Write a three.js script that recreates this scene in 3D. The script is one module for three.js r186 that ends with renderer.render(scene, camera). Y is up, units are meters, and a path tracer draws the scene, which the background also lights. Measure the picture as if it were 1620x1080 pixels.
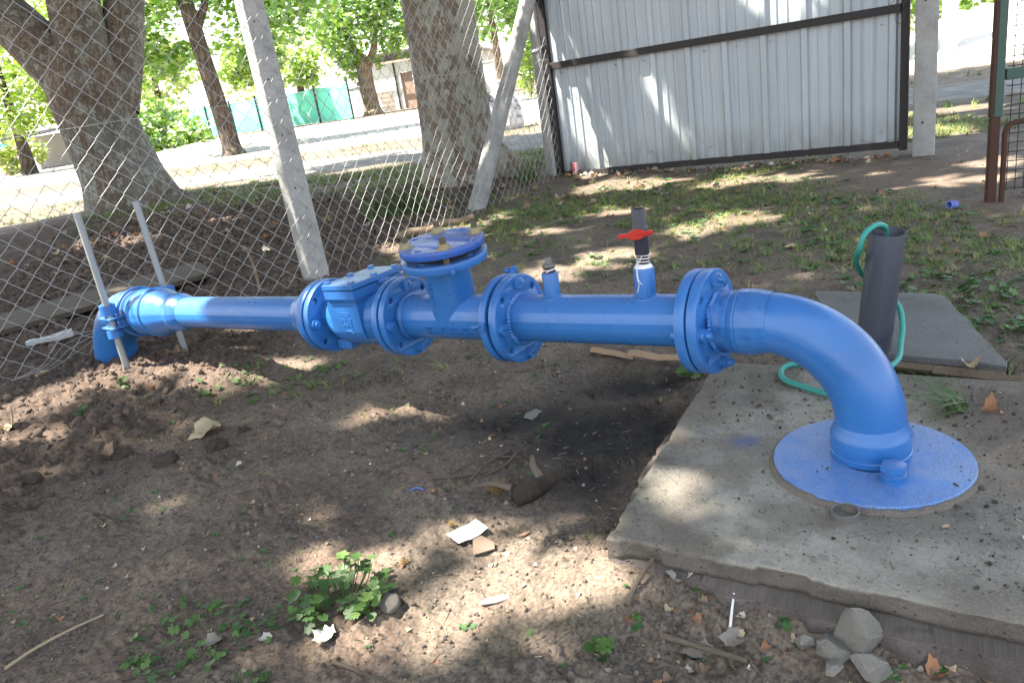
import * as THREE from 'three';
import { RoundedBoxGeometry } from 'three/addons/geometries/RoundedBoxGeometry.js';
import { ConvexGeometry } from 'three/addons/geometries/ConvexGeometry.js';
import { mergeGeometries, mergeVertices, toCreasedNormals } from 'three/addons/utils/BufferGeometryUtils.js';
import { FontLoader } from 'three/addons/loaders/FontLoader.js';
import { TextGeometry } from 'three/addons/geometries/TextGeometry.js';

// ---------------------------------------------------------------- camera, sky, sun, exposure
const scene = new THREE.Scene();
const V = (x, y, z) => new THREE.Vector3(x, y, z);
const camera = new THREE.PerspectiveCamera(47.75, 1024 / 682, 0.05, 600);
{
  const ix = V(0.988494, -0.143233, 0.048621), iy = V(0.151261, 0.936035, -0.317741), fw = V(0, -0.321439, -0.946930);
  camera.position.set(0, 0.9, 0);
  camera.quaternion.setFromRotationMatrix(new THREE.Matrix4().makeBasis(ix, iy, fw.clone().negate()));
}
const SUN = V(-0.535, 0.844, 0.03).normalize();
const SKY_STRENGTH = 1.0, EXPOSURE = 5.25;
{
  const w = 512, h = 256, d = new Float32Array(w * h * 4), dir = V(0, 0, 0);
  for (let j = 0; j < h; j++) for (let i = 0; i < w; i++) {
    const az = ((i + 0.5) / w - 0.5) * Math.PI * 2, el = ((j + 0.5) / h - 0.5) * Math.PI;
    dir.set(Math.cos(el) * Math.cos(az), Math.sin(el), Math.cos(el) * Math.sin(az));
    const up = Math.max(0, dir.y), mu = Math.max(0, dir.dot(SUN)), k = (j * w + i) * 4;
    const hz = Math.exp(-up * 3.6), glow = 0.55 * Math.pow(mu, 6) + 0.9 * Math.pow(mu, 40);
    const low = dir.y < 0 ? Math.exp(dir.y * 6) : 1;
    d[k] = (0.195 + 0.425 * hz + glow * 0.95) * low * SKY_STRENGTH;
    d[k + 1] = (0.265 + 0.36 * hz + glow * 0.9) * low * SKY_STRENGTH;
    d[k + 2] = (0.385 + 0.215 * hz + glow * 0.8) * low * SKY_STRENGTH;
    d[k + 3] = 1;
  }
  const sky = new THREE.DataTexture(d, w, h, THREE.RGBAFormat, THREE.FloatType);
  sky.mapping = THREE.EquirectangularReflectionMapping; sky.magFilter = THREE.LinearFilter; sky.needsUpdate = true;
  scene.background = sky; scene.environment = sky;
}
const sun = new THREE.DirectionalLight(new THREE.Color(1, 0.94, 0.85), 5);
sun.position.copy(SUN).multiplyScalar(60).add(V(0, 0, -6)); sun.target.position.set(0, 0, -6);
sun.castShadow = true; sun.shadow.mapSize.set(4096, 4096);
Object.assign(sun.shadow.camera, { left: -30, right: 30, top: 30, bottom: -30, near: 1, far: 160 });
scene.add(sun, sun.target);
const renderer = new THREE.WebGLRenderer({ antialias: true });
renderer.setSize(1024, 682);
renderer.toneMapping = THREE.LinearToneMapping; renderer.toneMappingExposure = EXPOSURE;
renderer.shadowMap.enabled = true; renderer.shadowMap.type = THREE.PCFSoftShadowMap;

// ---------------------------------------------------------------- random numbers and noise
function rng(seed) { let a = seed >>> 0; return () => { a = (a + 0x6d2b79f5) | 0; let t = Math.imul(a ^ (a >>> 15), 1 | a); t = (t + Math.imul(t ^ (t >>> 7), 61 | t)) ^ t; return ((t ^ (t >>> 14)) >>> 0) / 4294967296; }; }
const hash = (x, y, z) => { let h = (Math.imul(x, 374761393) + Math.imul(y, 668265263) + Math.imul(z, 1274126177)) | 0; h = Math.imul(h ^ (h >>> 13), 1274126177); return ((h ^ (h >>> 16)) >>> 0) / 4294967296; };
const fade = (t) => t * t * t * (t * (t * 6 - 15) + 10), lerp = (a, b, t) => a + (b - a) * t;
const clamp = (x, a = 0, b = 1) => Math.min(b, Math.max(a, x));
const smooth = (a, b, x) => { const t = clamp((x - a) / (b - a)); return t * t * (3 - 2 * t); };
function vn2(x, y, s = 0, px = 0, py = px) {                         // value noise, periodic when px is given
  const X = Math.floor(x), Y = Math.floor(y), u = fade(x - X), v = fade(y - Y);
  const wx = (i) => (px ? ((i % px) + px) % px : i), wy = (i) => (py ? ((i % py) + py) % py : i);
  const a = hash(wx(X), wy(Y), s), b = hash(wx(X + 1), wy(Y), s), c = hash(wx(X), wy(Y + 1), s), d = hash(wx(X + 1), wy(Y + 1), s);
  return lerp(lerp(a, b, u), lerp(c, d, u), v);
}
function fbm2(x, y, o = 4, s = 0, p = 0) { let r = 0, a = 0.5, n = 0; for (let i = 0; i < o; i++) { r += a * vn2(x, y, s + i * 17, p, p); n += a; a *= 0.5; x *= 2; y *= 2; p *= 2; } return r / n; }
function vn3(x, y, z, s = 0) {
  const X = Math.floor(x), Y = Math.floor(y), Z = Math.floor(z), u = fade(x - X), v = fade(y - Y), w = fade(z - Z);
  const g = (i, j, k) => hash(X + i, Y + j, (Z + k) * 31 + s);
  return lerp(lerp(lerp(g(0, 0, 0), g(1, 0, 0), u), lerp(g(0, 1, 0), g(1, 1, 0), u), v), lerp(lerp(g(0, 0, 1), g(1, 0, 1), u), lerp(g(0, 1, 1), g(1, 1, 1), u), v), w);
}
function fbm3(x, y, z, o = 3, s = 0) { let r = 0, a = 0.5, n = 0; for (let i = 0; i < o; i++) { r += a * vn3(x, y, z, s + i * 13); n += a; a *= 0.5; x *= 2.03; y *= 2.03; z *= 2.03; } return r / n; }
function worley(x, y, s, p) {                                        // periodic cell noise: [distance, second distance, id]
  const X = Math.floor(x), Y = Math.floor(y); let d1 = 9, d2 = 9, id = 0;
  for (let j = -1; j < 2; j++) for (let i = -1; i < 2; i++) {
    const a = (((X + i) % p) + p) % p, b = (((Y + j) % p) + p) % p;
    const d = Math.hypot(X + i + hash(a, b, s) - x, Y + j + hash(a, b, s + 7) - y);
    if (d < d1) { d2 = d1; d1 = d; id = hash(a, b, s + 3); } else if (d < d2) d2 = d;
  }
  return [d1, d2, id];
}

// ---------------------------------------------------------------- textures
const toS = (c) => (c <= 0.0031308 ? c * 12.92 : 1.055 * Math.pow(c, 1 / 2.4) - 0.055);
function colorTex(n, fn, m = n) {                                    // fn(u, v) -> linear rgb
  const d = new Uint8Array(n * m * 4);
  for (let j = 0; j < m; j++) for (let i = 0; i < n; i++) { const c = fn(i / n, j / m), k = (j * n + i) * 4; for (let q = 0; q < 3; q++) d[k + q] = Math.round(255 * toS(clamp(c[q]))); d[k + 3] = 255; }
  return finish(new THREE.DataTexture(d, n, m), true);
}
function grayTex(n, fn, m = n) {
  const d = new Uint8Array(n * m * 4);
  for (let j = 0; j < m; j++) for (let i = 0; i < n; i++) { const c = Math.round(255 * clamp(fn(i / n, j / m))), k = (j * n + i) * 4; d[k] = d[k + 1] = d[k + 2] = c; d[k + 3] = 255; }
  return finish(new THREE.DataTexture(d, n, m), false);
}
function finish(t, srgb) { t.wrapS = t.wrapT = THREE.RepeatWrapping; t.magFilter = THREE.LinearFilter; t.minFilter = THREE.LinearMipmapLinearFilter; t.generateMipmaps = true; if (srgb) t.colorSpace = THREE.SRGBColorSpace; t.needsUpdate = true; return t; }
const rep = (t, x, y = x) => { const c = t.clone(); c.repeat.set(x, y); c.needsUpdate = true; return c; };

// ground grain: one tile is 1.3 m
const soilField = (() => {
  const n = 1024, h = new Float32Array(n * n), t = new Float32Array(n * n), r = rng(5);
  for (let j = 0; j < n; j++) for (let i = 0; i < n; i++) {
    const u = i / n, v = j / n, k = j * n + i;
    h[k] = 0.35 * fbm2(u * 24, v * 24, 5, 3, 24) + 0.25 * fbm2(u * 120, v * 120, 2, 11, 120);
    t[k] = 0.8 + 0.7 * (fbm2(u * 9, v * 9, 6, 21, 9) - 0.5) + 0.3 * (fbm2(u * 70, v * 70, 2, 25, 70) - 0.5) + 0.65 * (vn2(u * 300, v * 300, 31, 300, 300) - 0.5);
  }
  const dot = (cx, cy, rad, dh, tone) => { for (let y = -rad - 1; y <= rad + 1; y++) for (let x = -rad - 1; x <= rad + 1; x++) { const d = Math.hypot(x, y * 1.1) / rad; if (d > 1) continue; const k = ((((cy + y) % n) + n) % n) * n + ((((cx + x) % n) + n) % n); h[k] += dh * Math.sqrt(1 - d * d); t[k] = lerp(t[k], tone, 0.8); } };
  for (let q = 0; q < 5200; q++) dot((r() * n) | 0, (r() * n) | 0, 1 + r() * r() * 4.2, 0.25 + r() * 0.3, 0.55 + r() * r() * 0.9);
  for (let q = 0; q < 300; q++) { let x = r() * n, y = r() * n, a = r() * 6.28; const L = 6 + r() * 34, tone = 0.5 + r() * 1.0; for (let s = 0; s < L; s++) { a += (r() - 0.5) * 0.16; x += Math.cos(a); y += Math.sin(a); const k = ((((y | 0) % n) + n) % n) * n + ((((x | 0) % n) + n) % n); t[k] = tone; h[k] += 0.2; } }
  return { n, h, t };
})();
const sampleSoil = (f) => (u, v) => f[(((v * 1024) | 0) % 1024) * 1024 + (((u * 1024) | 0) % 1024)];
const soilMap = colorTex(1024, (u, v) => { const t = sampleSoil(soilField.t)(u, v) * 0.78; return [t * 1.02, t, t * 0.97]; });
const soilBump = grayTex(1024, (u, v) => sampleSoil(soilField.h)(u, v) * 0.8);
// cast concrete: one tile is 0.6 m
const concMap = colorTex(1024, (u, v) => {
  let t = 0.82 + 0.6 * (fbm2(u * 6, v * 6, 6, 41, 6) - 0.5) + 0.28 * (vn2(u * 260, v * 260, 42, 260, 260) - 0.5);
  const w = worley(u * 46, v * 46, 43, 46); if (w[2] > 0.86 && w[0] < 0.16) t *= 0.55; if (w[2] < 0.06 && w[0] < 0.2) t *= 1.12;
  const c = worley(u * 11 + 0.4 * fbm2(u * 20, v * 20, 3, 44, 20), v * 11, 45, 11); if (c[2] > 0.72 && c[1] - c[0] < 0.03) t *= 0.72;
  return [t, t * 0.985, t * 0.95];
});
const concBump = grayTex(1024, (u, v) => { const w = worley(u * 46, v * 46, 43, 46); return 0.5 + 0.3 * (fbm2(u * 12, v * 12, 6, 46, 12) - 0.5) + 0.2 * (vn2(u * 200, v * 200, 47, 200, 200) - 0.5) - (w[2] > 0.86 && w[0] < 0.18 ? 0.35 : 0); });
// plane tree bark: one tile is 1.6 m
const planeBark = colorTex(1024, (u, v) => {
  const x = u * 9 + 1.3 * fbm2(u * 14, v * 14, 3, 51, 14), y = v * 6 + 1.1 * fbm2(u * 14, v * 14, 3, 52, 14);
  const a = worley(x, y, 53, 1024), b = fbm2(u * 10, v * 8, 4, 54, 0 || 2 * 5), f = fbm2(u * 60, v * 40, 3, 55, 20);
  const flake = smooth(0.5, 0.54, fbm2(u * 16 + 5, v * 16, 4, 56, 16) * 0.72 + a[2] * 0.32);
  const flake2 = smooth(0.57, 0.6, fbm2(u * 32, v * 32, 3, 57, 32));
  let c = [0.20, 0.165, 0.12].map((q, i) => lerp(q, [0.125, 0.085, 0.06][i], b));
  c = c.map((q, i) => lerp(q, [0.27, 0.255, 0.205][i], flake));
  c = c.map((q, i) => lerp(q, [0.33, 0.32, 0.27][i], flake2 * 0.6));
  return c.map((q) => q * (0.8 + 0.4 * f));
});
const brownBark = colorTex(1024, (u, v) => {
  const f = fbm2(u * 64, v * 64, 3, 155, 64), b = fbm2(u * 6, v * 6, 4, 156, 6), hue = smooth(0.38, 0.62, fbm2(u * 4, v * 4, 3, 159, 4));
  const k = smooth(0.56, 0.60, fbm2(u * 22 + 2 * b, v * 18, 4, 157, 0) * 0.75 + 0.25 * f), g = smooth(0.60, 0.64, fbm2(u * 48, v * 40, 3, 158, 0));
  return [0, 1, 2].map((i) => (lerp(lerp(lerp([0.175, 0.105, 0.068][i], [0.205, 0.185, 0.152][i], hue), [0.10, 0.074, 0.054][i], b * 0.8), [0.29, 0.27, 0.22][i], clamp(k * 0.6 * (0.5 + hue) + g * 0.45)) * (0.7 + 0.6 * f)));
});
const planeBump = grayTex(1024, (u, v) => { const f = smooth(0.5, 0.54, fbm2(u * 16 + 5, v * 16, 4, 56, 16) * 0.72 + worley(u * 9 + 1.3 * fbm2(u * 14, v * 14, 3, 51, 14), v * 6 + 1.1 * fbm2(u * 14, v * 14, 3, 52, 14), 53, 1024)[2] * 0.32); return 0.5 - 0.3 * f + 0.3 * (fbm2(u * 50, v * 20, 4, 58, 10) - 0.5); });
const darkBark = colorTex(512, (u, v) => { const r = fbm2(u * 26, v * 5, 5, 61, 1 * 13 * 2) ; const t = 0.35 + 0.9 * smooth(0.3, 0.75, fbm2(u * 24, v * 6, 4, 62, 6)); return [0.13 * t, 0.095 * t * (0.9 + 0.2 * r), 0.068 * t]; });
const barkBump = grayTex(512, (u, v) => fbm2(u * 24, v * 6, 4, 62, 6));
// brushed paint
const paintBump = grayTex(512, (u, v) => 0.5 + 0.5 * (fbm2(u * 40, v * 10, 3, 71, 10) - 0.5) + 0.4 * (vn2(u * 90, v * 90, 72, 90, 90) - 0.5));
const paintRough = grayTex(512, (u, v) => 0.62 + 0.5 * (fbm2(u * 8, v * 8, 4, 73, 8) - 0.5));
const sheetMap = colorTex(1024, (u, v) => { const t = 0.9 + 0.22 * (fbm2(u * 5, v * 3, 5, 81, 1 * 5 * 3 * 0) - 0.5) + 0.10 * (vn2(u * 340, v * 6, 82) - 0.5); const m = 0.25 * smooth(0.68, 0.8, fbm2(u * 40, v * 26, 4, 83)); const low = 1.2 * smooth(0.17, 0.02, v) * fbm2(u * 30, v * 20, 3, 84) + 0.35 * smooth(0.62, 0.8, fbm2(u * 60, v * 1.6, 3, 85)) * smooth(0.9, 0.2, v); return [t * (1 - 0.2 * m) - low * 0.3, t * (1 - 0.2 * m) - low * 0.34, t * (1 - 0.22 * m) - low * 0.4]; });
const rustMap = colorTex(512, (u, v) => { const a = fbm2(u * 12, v * 12, 5, 91, 12), b = fbm2(u * 50, v * 50, 2, 92, 50); return [0.045 + 0.075 * a * b * 2, 0.024 + 0.026 * a, 0.018 + 0.010 * b]; });
const fineBump = grayTex(512, (u, v) => fbm2(u * 40, v * 40, 4, 93, 40));
const woodMap = colorTex(512, (u, v) => { const g = fbm2(u * 3, v * 40, 4, 94, 0), h = vn2(u * 8, v * 160, 95); const t = 0.6 + 0.6 * g + 0.15 * h; return [0.24 * t, 0.17 * t, 0.11 * t]; });

// ---------------------------------------------------------------- materials
const rgb = (r, g, b) => new THREE.Color().setRGB(r, g, b);
const std = (c, o = {}) => new THREE.MeshStandardMaterial({ color: Array.isArray(c) ? rgb(...c) : c, roughness: 0.8, metalness: 0, ...o });
const M = {
  ground: std([1, 1, 1], { vertexColors: true, map: soilMap, bumpMap: soilBump, bumpScale: 0.016, roughness: 0.97 }),
  clod: std([1, 1, 1], { roughness: 0.98, bumpMap: rep(fineBump, 1), bumpScale: 0.002 }),
  slab: std([0.78, 0.78, 0.78], { vertexColors: true, map: rep(concMap, 1 / 0.6), bumpMap: rep(concBump, 1 / 0.6), bumpScale: 0.003, roughness: 0.92 }),
  post: std([0.42, 0.415, 0.40], { map: rep(concMap, 1 / 0.45), bumpMap: rep(concBump, 1 / 0.45), bumpScale: 0.004, roughness: 0.93 }),
  board: std([0.19, 0.18, 0.172], { map: rep(concMap, 1.2), bumpMap: rep(concBump, 1.2), bumpScale: 0.002, roughness: 0.9 }),
  wood: std([1, 1, 1], { map: woodMap, roughness: 0.9, bumpMap: fineBump, bumpScale: 0.002 }),
  blue: new THREE.MeshPhysicalMaterial({ color: 0xffffff, vertexColors: true, roughness: 0.56, roughnessMap: rep(paintRough, 3), clearcoat: 0.25, clearcoatRoughness: 0.32, bumpMap: rep(paintBump, 3), bumpScale: 0.00012 }),
  plate: new THREE.MeshPhysicalMaterial({ color: 0xffffff, roughness: 0.5, clearcoat: 0.5, clearcoatRoughness: 0.25, bumpMap: rep(paintBump, 3), bumpScale: 0.0008, map: colorTex(1024, (u, v) => {
    const n = fbm2(u * 9, v * 9, 5, 461), f = fbm2(u * 46, v * 46, 3, 462), w = worley(u * 64, v * 64, 463, 64), w2 = worley(u * 150, v * 150, 464, 150), rad = Math.hypot(u - 0.5, v - 0.5) * 2;
    const dust = clamp(0.24 + 0.9 * (n - 0.42) + 0.35 * (f - 0.5) + 0.12 * smooth(0.5, 0.95, rad)), right = smooth(0.2, 0.85, u * 0.7 + 0.5 * (n - 0.3));
    let c = [lerp(0.040, 0.20, dust), lerp(0.175, 0.27, dust), lerp(0.48, 0.46, dust)];
    const s = Math.max(w[2] > 0.80 - 0.12 * right && w[0] < 0.13 + 0.1 * w[2] * right ? 0.75 : 0, w2[2] > 0.80 - 0.25 * right && w2[0] < 0.3 ? 0.75 : 0);
    return c.map((q, i) => lerp(q, [0.11, 0.085, 0.075][i], s));
  }) }),
  lid: new THREE.MeshPhysicalMaterial({ color: 0xffffff, vertexColors: true, roughness: 0.55, roughnessMap: rep(paintRough, 3), clearcoat: 0.12, clearcoatRoughness: 0.35, bumpMap: rep(paintBump, 6), bumpScale: 0.0004 }),
  zinc: std([0.42, 0.36, 0.22], { metalness: 0.75, roughness: 0.45 }),
  stud: std([0.13, 0.10, 0.07], { metalness: 0.5, roughness: 0.6 }),
  dark: std([0.012, 0.014, 0.03], { roughness: 0.9 }),
  steelPlug: std([0.20, 0.20, 0.19], { metalness: 0.5, roughness: 0.55 }),
  thread: std([0.075, 0.028, 0.02], { roughness: 0.55 }),
  tape: std([0.78, 0.78, 0.76], { roughness: 0.6 }),
  pvc: std([0.035, 0.036, 0.05], { roughness: 0.42 }),
  red: std([0.46, 0.018, 0.01], { roughness: 0.38 }),
  greyPipe: std([0.058, 0.061, 0.078], { roughness: 0.68, roughnessMap: rep(paintRough, 2), bumpMap: rep(fineBump, 2), bumpScale: 0.0004 }),
  print: std([0.015, 0.015, 0.02], { roughness: 0.7 }),
  hose: std([0.04, 0.29, 0.24], { roughness: 0.5 }),
  galv: std([0.33, 0.345, 0.35], { metalness: 0.55, roughness: 0.5, bumpMap: fineBump, bumpScale: 0.0006 }),
  wire: std([0.40, 0.39, 0.38], { metalness: 0.2, roughness: 0.5 }),
  sheet: std([0.46, 0.50, 0.525], { map: sheetMap, metalness: 0.25, roughness: 0.5 }),
  frame: std([0.024, 0.018, 0.018], { roughness: 0.6, bumpMap: fineBump, bumpScale: 0.0008 }),
  rust: std([1, 1, 1], { map: rep(rustMap, 3), roughness: 0.9, bumpMap: rep(fineBump, 3), bumpScale: 0.001 }),
  greenPaint: std([0.05, 0.095, 0.075], { roughness: 0.55, bumpMap: fineBump, bumpScale: 0.0008 }),
  planeBark: std([1, 1, 1], { map: rep(planeBark, 1 / 1.6), bumpMap: rep(planeBump, 1 / 1.6), bumpScale: 0.02, roughness: 0.92 }),
  brownBark: std([0.86, 0.9, 0.92], { map: rep(brownBark, 1 / 1.6), bumpMap: rep(planeBump, 1 / 1.6), bumpScale: 0.025, roughness: 0.93 }),
  darkBark: std([0.8, 0.8, 0.8], { map: darkBark, bumpMap: barkBump, bumpScale: 0.03, roughness: 0.95 }),
  paleBark: std([2.0, 1.9, 1.7], { map: darkBark, bumpMap: barkBump, bumpScale: 0.02, roughness: 0.95 }),
  leaf: new THREE.MeshPhysicalMaterial({ color: 0xffffff, roughness: 0.62, transmission: 0.5, thickness: 0, side: THREE.DoubleSide }),
  canopyLeaf: new THREE.MeshPhysicalMaterial({ color: rgb(0.075, 0.13, 0.025), roughness: 0.6, transmission: 0.18, thickness: 0, side: THREE.DoubleSide }),
  grass: new THREE.MeshPhysicalMaterial({ color: 0xffffff, roughness: 0.6, transmission: 0.25, thickness: 0, side: THREE.DoubleSide }),
  herb: new THREE.MeshPhysicalMaterial({ color: rgb(0.075, 0.135, 0.03), roughness: 0.5, transmission: 0.25, thickness: 0, side: THREE.DoubleSide }),
  dry: std([1, 1, 1], { vertexColors: true, roughness: 0.85, side: THREE.DoubleSide }),
  litter: std([1, 1, 1], { roughness: 0.88, side: THREE.DoubleSide }),
  twig: std([0.15, 0.115, 0.08], { roughness: 0.92, bumpMap: fineBump, bumpScale: 0.002 }),
  straw: std([0.32, 0.255, 0.155], { roughness: 0.85 }),
  paper: std([0.66, 0.66, 0.64], { roughness: 0.75, side: THREE.DoubleSide }),
  shadeCloth: std([0.15, 0.60, 0.44], { roughness: 0.85, side: THREE.DoubleSide }),
  white: std([0.74, 0.72, 0.70], { roughness: 0.85 }),
  cream: std([0.62, 0.57, 0.50], { roughness: 0.9 }),
  brick: std([0.52, 0.36, 0.28], { roughness: 0.9 }),
  darkStuff: std([0.03, 0.03, 0.03], { roughness: 0.8 }),
  sack: std([0.62, 0.62, 0.60], { roughness: 0.75 }),
};

// ---------------------------------------------------------------- helpers for things and parts
const taken = new Map();
function numbered(n) { const k = taken.get(n) || 0; taken.set(n, k + 1); return k ? n + '_' + String(k).padStart(3, '0') : n; }
function tag(o, label, category, group) { o.userData.label = label; o.userData.category = category; if (group) o.userData.group = group; return o; }
function thing(name, label, category, [x, y, z] = [0, 0, 0], turn = 0, group) {
  const o = new THREE.Group(); o.name = numbered(name); o.position.set(x, y, z); o.rotation.y = turn; scene.add(o); return tag(o, label, category, group);
}
function part(name, geo, mat, parent, label) {
  const o = new THREE.Mesh(geo, mat); o.name = parent === scene ? numbered(name) : name; o.castShadow = o.receiveShadow = true; parent.add(o);
  if (label) o.userData.label = label; return o;
}
function single(name, geo, mat, label, category, pos = [0, 0, 0], turn = 0, group) { const o = part(name, geo, mat, scene); o.position.set(...pos); o.rotation.y = turn; return tag(o, label, category, group); }
function structure(name, geo, mat) { const o = part(name, geo, mat, scene); o.userData.kind = 'structure'; return o; }
function instances(name, geo, mat, mats, colors, parent = scene) {
  const o = new THREE.InstancedMesh(geo, mat, mats.length); o.name = parent === scene ? numbered(name) : name;
  mats.forEach((m, i) => { o.setMatrixAt(i, m); if (colors) o.setColorAt(i, colors[i]); });
  o.castShadow = o.receiveShadow = true; parent.add(o); return o;
}
const move = (g, x, y, z) => g.translate(x, y, z);
const box = (x, y, z, r = 0.003) => (r ? new RoundedBoxGeometry(x, y, z, 1, r) : new THREE.BoxGeometry(x, y, z));
const plain = (g) => { const q = g.index ? g.toNonIndexed() : g; if (!q.attributes.uv) q.setAttribute('uv', new THREE.Float32BufferAttribute(new Float32Array(q.attributes.position.count * 2), 2)); if (!q.attributes.normal) q.computeVertexNormals(); for (const k of Object.keys(q.attributes)) if (!['position', 'normal', 'uv'].includes(k)) q.deleteAttribute(k); return q; };
const merge = (list) => mergeGeometries(list.map(plain));
function bar(a, b, w, h = w, r = 0.002) {                            // a rectangular bar from a to b
  const d = b.clone().sub(a), g = box(w, d.length(), h, r);
  const q = new THREE.Quaternion().setFromUnitVectors(V(0, 1, 0), d.clone().normalize());
  return g.applyQuaternion(q).translate(...a.clone().add(b).multiplyScalar(0.5).toArray());
}
function rod(a, b, r, seg = 12) { const d = b.clone().sub(a), g = new THREE.CylinderGeometry(r, r, d.length(), seg); return g.applyQuaternion(new THREE.Quaternion().setFromUnitVectors(V(0, 1, 0), d.clone().normalize())).translate(...a.clone().add(b).multiplyScalar(0.5).toArray()); }
function tube(pts, r, seg = 40, rs = 8) { return new THREE.TubeGeometry(new THREE.CatmullRomCurve3(pts.map((p) => V(...p)), false, 'centripetal'), seg, r, rs, false); }
function loft(path, seg, bumpy, per = 1) {                           // rings along [x, y, z, r]; uv in metres
  const curve = new THREE.CatmullRomCurve3(path.map((p) => V(p[0], p[1], p[2]))), n = (path.length - 1) * 7, pos = [], uv = [], idx = [];
  const at = (t) => { const f = t * (path.length - 1), i = Math.min(path.length - 2, Math.floor(f)); const e = f - i; return lerp(path[i][3], path[i + 1][3], e * e * (3 - 2 * e) * 0.5 + e * 0.5); };
  let nrm = null, len = 0, prev = null;
  for (let i = 0; i <= n; i++) {
    const t = i / n, p = curve.getPoint(t), T = curve.getTangent(t);
    nrm = nrm ? nrm.clone().sub(T.clone().multiplyScalar(nrm.dot(T))).normalize() : V(1, 0, 0.2).cross(T).normalize();
    const bi = T.clone().cross(nrm), r = at(t); if (prev) len += p.distanceTo(prev); prev = p;
    for (let j = 0; j <= seg; j++) {
      const a = (j % seg) / seg * Math.PI * 2, R = r * bumpy(a, t, p);
      pos.push(p.x + (nrm.x * Math.cos(a) + bi.x * Math.sin(a)) * R, p.y + (nrm.y * Math.cos(a) + bi.y * Math.sin(a)) * R, p.z + (nrm.z * Math.cos(a) + bi.z * Math.sin(a)) * R);
      uv.push(j / seg * Math.max(1, Math.round(path[0][3] * 6.28 / per)) * per, len);
    }
  }
  for (let i = 0; i < n; i++) for (let j = 0; j < seg; j++) { const a = i * (seg + 1) + j, b = a + seg + 1; idx.push(a, a + 1, b, b, a + 1, b + 1); }
  const g = new THREE.BufferGeometry(); g.setAttribute('position', new THREE.Float32BufferAttribute(pos, 3)); g.setAttribute('uv', new THREE.Float32BufferAttribute(uv, 2)); g.setIndex(idx); g.computeVertexNormals();
  const N = g.attributes.normal; for (let i = 0; i <= n; i++) { const a = i * (seg + 1), b = a + seg; const m = V(N.getX(a) + N.getX(b), N.getY(a) + N.getY(b), N.getZ(a) + N.getZ(b)).normalize(); N.setXYZ(a, m.x, m.y, m.z); N.setXYZ(b, m.x, m.y, m.z); }
  return g;
}
function paintTint(g, base, dust = 0.5, freckle = 0) {               // paint colour, dust settled on faces that look up, flecks
  g = g.index ? g.toNonIndexed() : g; const p = g.attributes.position, n = g.attributes.normal, c = new Float32Array(p.count * 3);
  for (let i = 0; i < p.count; i++) {
    const x = p.getX(i), y = p.getY(i), z = p.getZ(i), f = 0.93 + 0.42 * (fbm3(x * 9, y * 9, z * 9, 4, 7) - 0.5);
    const d = clamp(dust * clamp(n.getY(i)) ** 2 * (0.26 + 0.34 * fbm3(x * 22, y * 22, z * 22, 3, 9)), 0, 0.5), s = freckle * smooth(0.66, 0.72, vn3(x * 260, y * 10, z * 260, 4));
    const q = [lerp(base[0] * f, 0.30, d), lerp(base[1] * f, 0.28, d), lerp(base[2] * f, 0.36, d)];
    c[i * 3] = lerp(q[0], 0.10, s); c[i * 3 + 1] = lerp(q[1], 0.08, s); c[i * 3 + 2] = lerp(q[2], 0.09, s);
  }
  g.setAttribute('color', new THREE.BufferAttribute(c, 3)); return g;
}
// ---------------------------------------------------------------- the lie of the land
const roadW = (x, z) => 0.393 * x - 0.92 * z;                        // distance across the street, away from the yard
const blob = (x, z, cx, cz, rx, rz = rx) => Math.exp(-(((x - cx) / rx) ** 2 + ((z - cz) / rz) ** 2));
function tilled(x, z) {                                              // dug-over soil on the left, both sides of the fence
  const d = (x + 0.78) * -0.92 + (z + 2.75) * -0.39 + 0.16 * (fbm2(x * 3 + 9, z * 3, 3, 101) - 0.5);
  const behind = (x + 0.55) * -0.865 + (z + 5.0) * -0.50;             // beyond the right-hand fence run
  const k = z < -3.4 ? smooth(-0.1, 0.5, Math.max(d - 0.35, behind)) : smooth(-0.08, 0.34, d);
  return k * smooth(-8.3, -7.0, z + 0.5 * fbm2(x * 2, z * 2, 3, 102)) * smooth(-7.5, -5.5, x);
}
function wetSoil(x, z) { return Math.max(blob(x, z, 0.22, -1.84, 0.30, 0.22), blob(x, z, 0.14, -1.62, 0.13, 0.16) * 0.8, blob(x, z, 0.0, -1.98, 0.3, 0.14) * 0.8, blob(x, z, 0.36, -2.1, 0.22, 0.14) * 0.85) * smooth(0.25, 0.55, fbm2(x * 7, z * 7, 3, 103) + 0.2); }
function grassy(x, z) {
  const w = roadW(x, z), n = fbm2(x * 1.7, z * 1.7, 4, 104);
  let g = 0.95 * blob(x, z, 0.55, -4.9, 1.0, 0.75) + 0.55 * blob(x, z, 1.0, -3.45, 0.5, 0.35) + 0.9 * blob(x, z, 1.75, -2.55, 0.42, 0.5) + 1.0 * blob(x, z, 2.1, -3.5, 0.75, 0.6) + 0.5 * blob(x, z, 1.5, -4.4, 0.7, 0.4)
    + 0.9 * blob(x, z, 2.1, -5.65, 0.6, 0.22) + 1.0 * blob(x, z, -0.75, -6.7, 0.65, 0.8) + 0.8 * blob(x, z, 0.6, -7.4, 0.7, 0.5) + 0.6 * blob(x, z, -2.8, -7.7, 1.2, 0.6) + 0.45 * blob(x, z, -0.62, -2.55, 0.35, 0.22);
  if (z < -5.8) g = Math.max(g, 0.75 * smooth(6.3, 7.2, w) * smooth(9.8, 9.0, w));
  g = Math.max(g, 0.35 * smooth(11.8, 12.4, w) * smooth(14.9, 14.0, w), 0.6 * smooth(33.5, 35, w) * smooth(60, 40, w));
  return clamp(g * smooth(0.3, 0.62, n) * 1.5 * (1 - 0.8 * tilled(x, z)));
}
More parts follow.
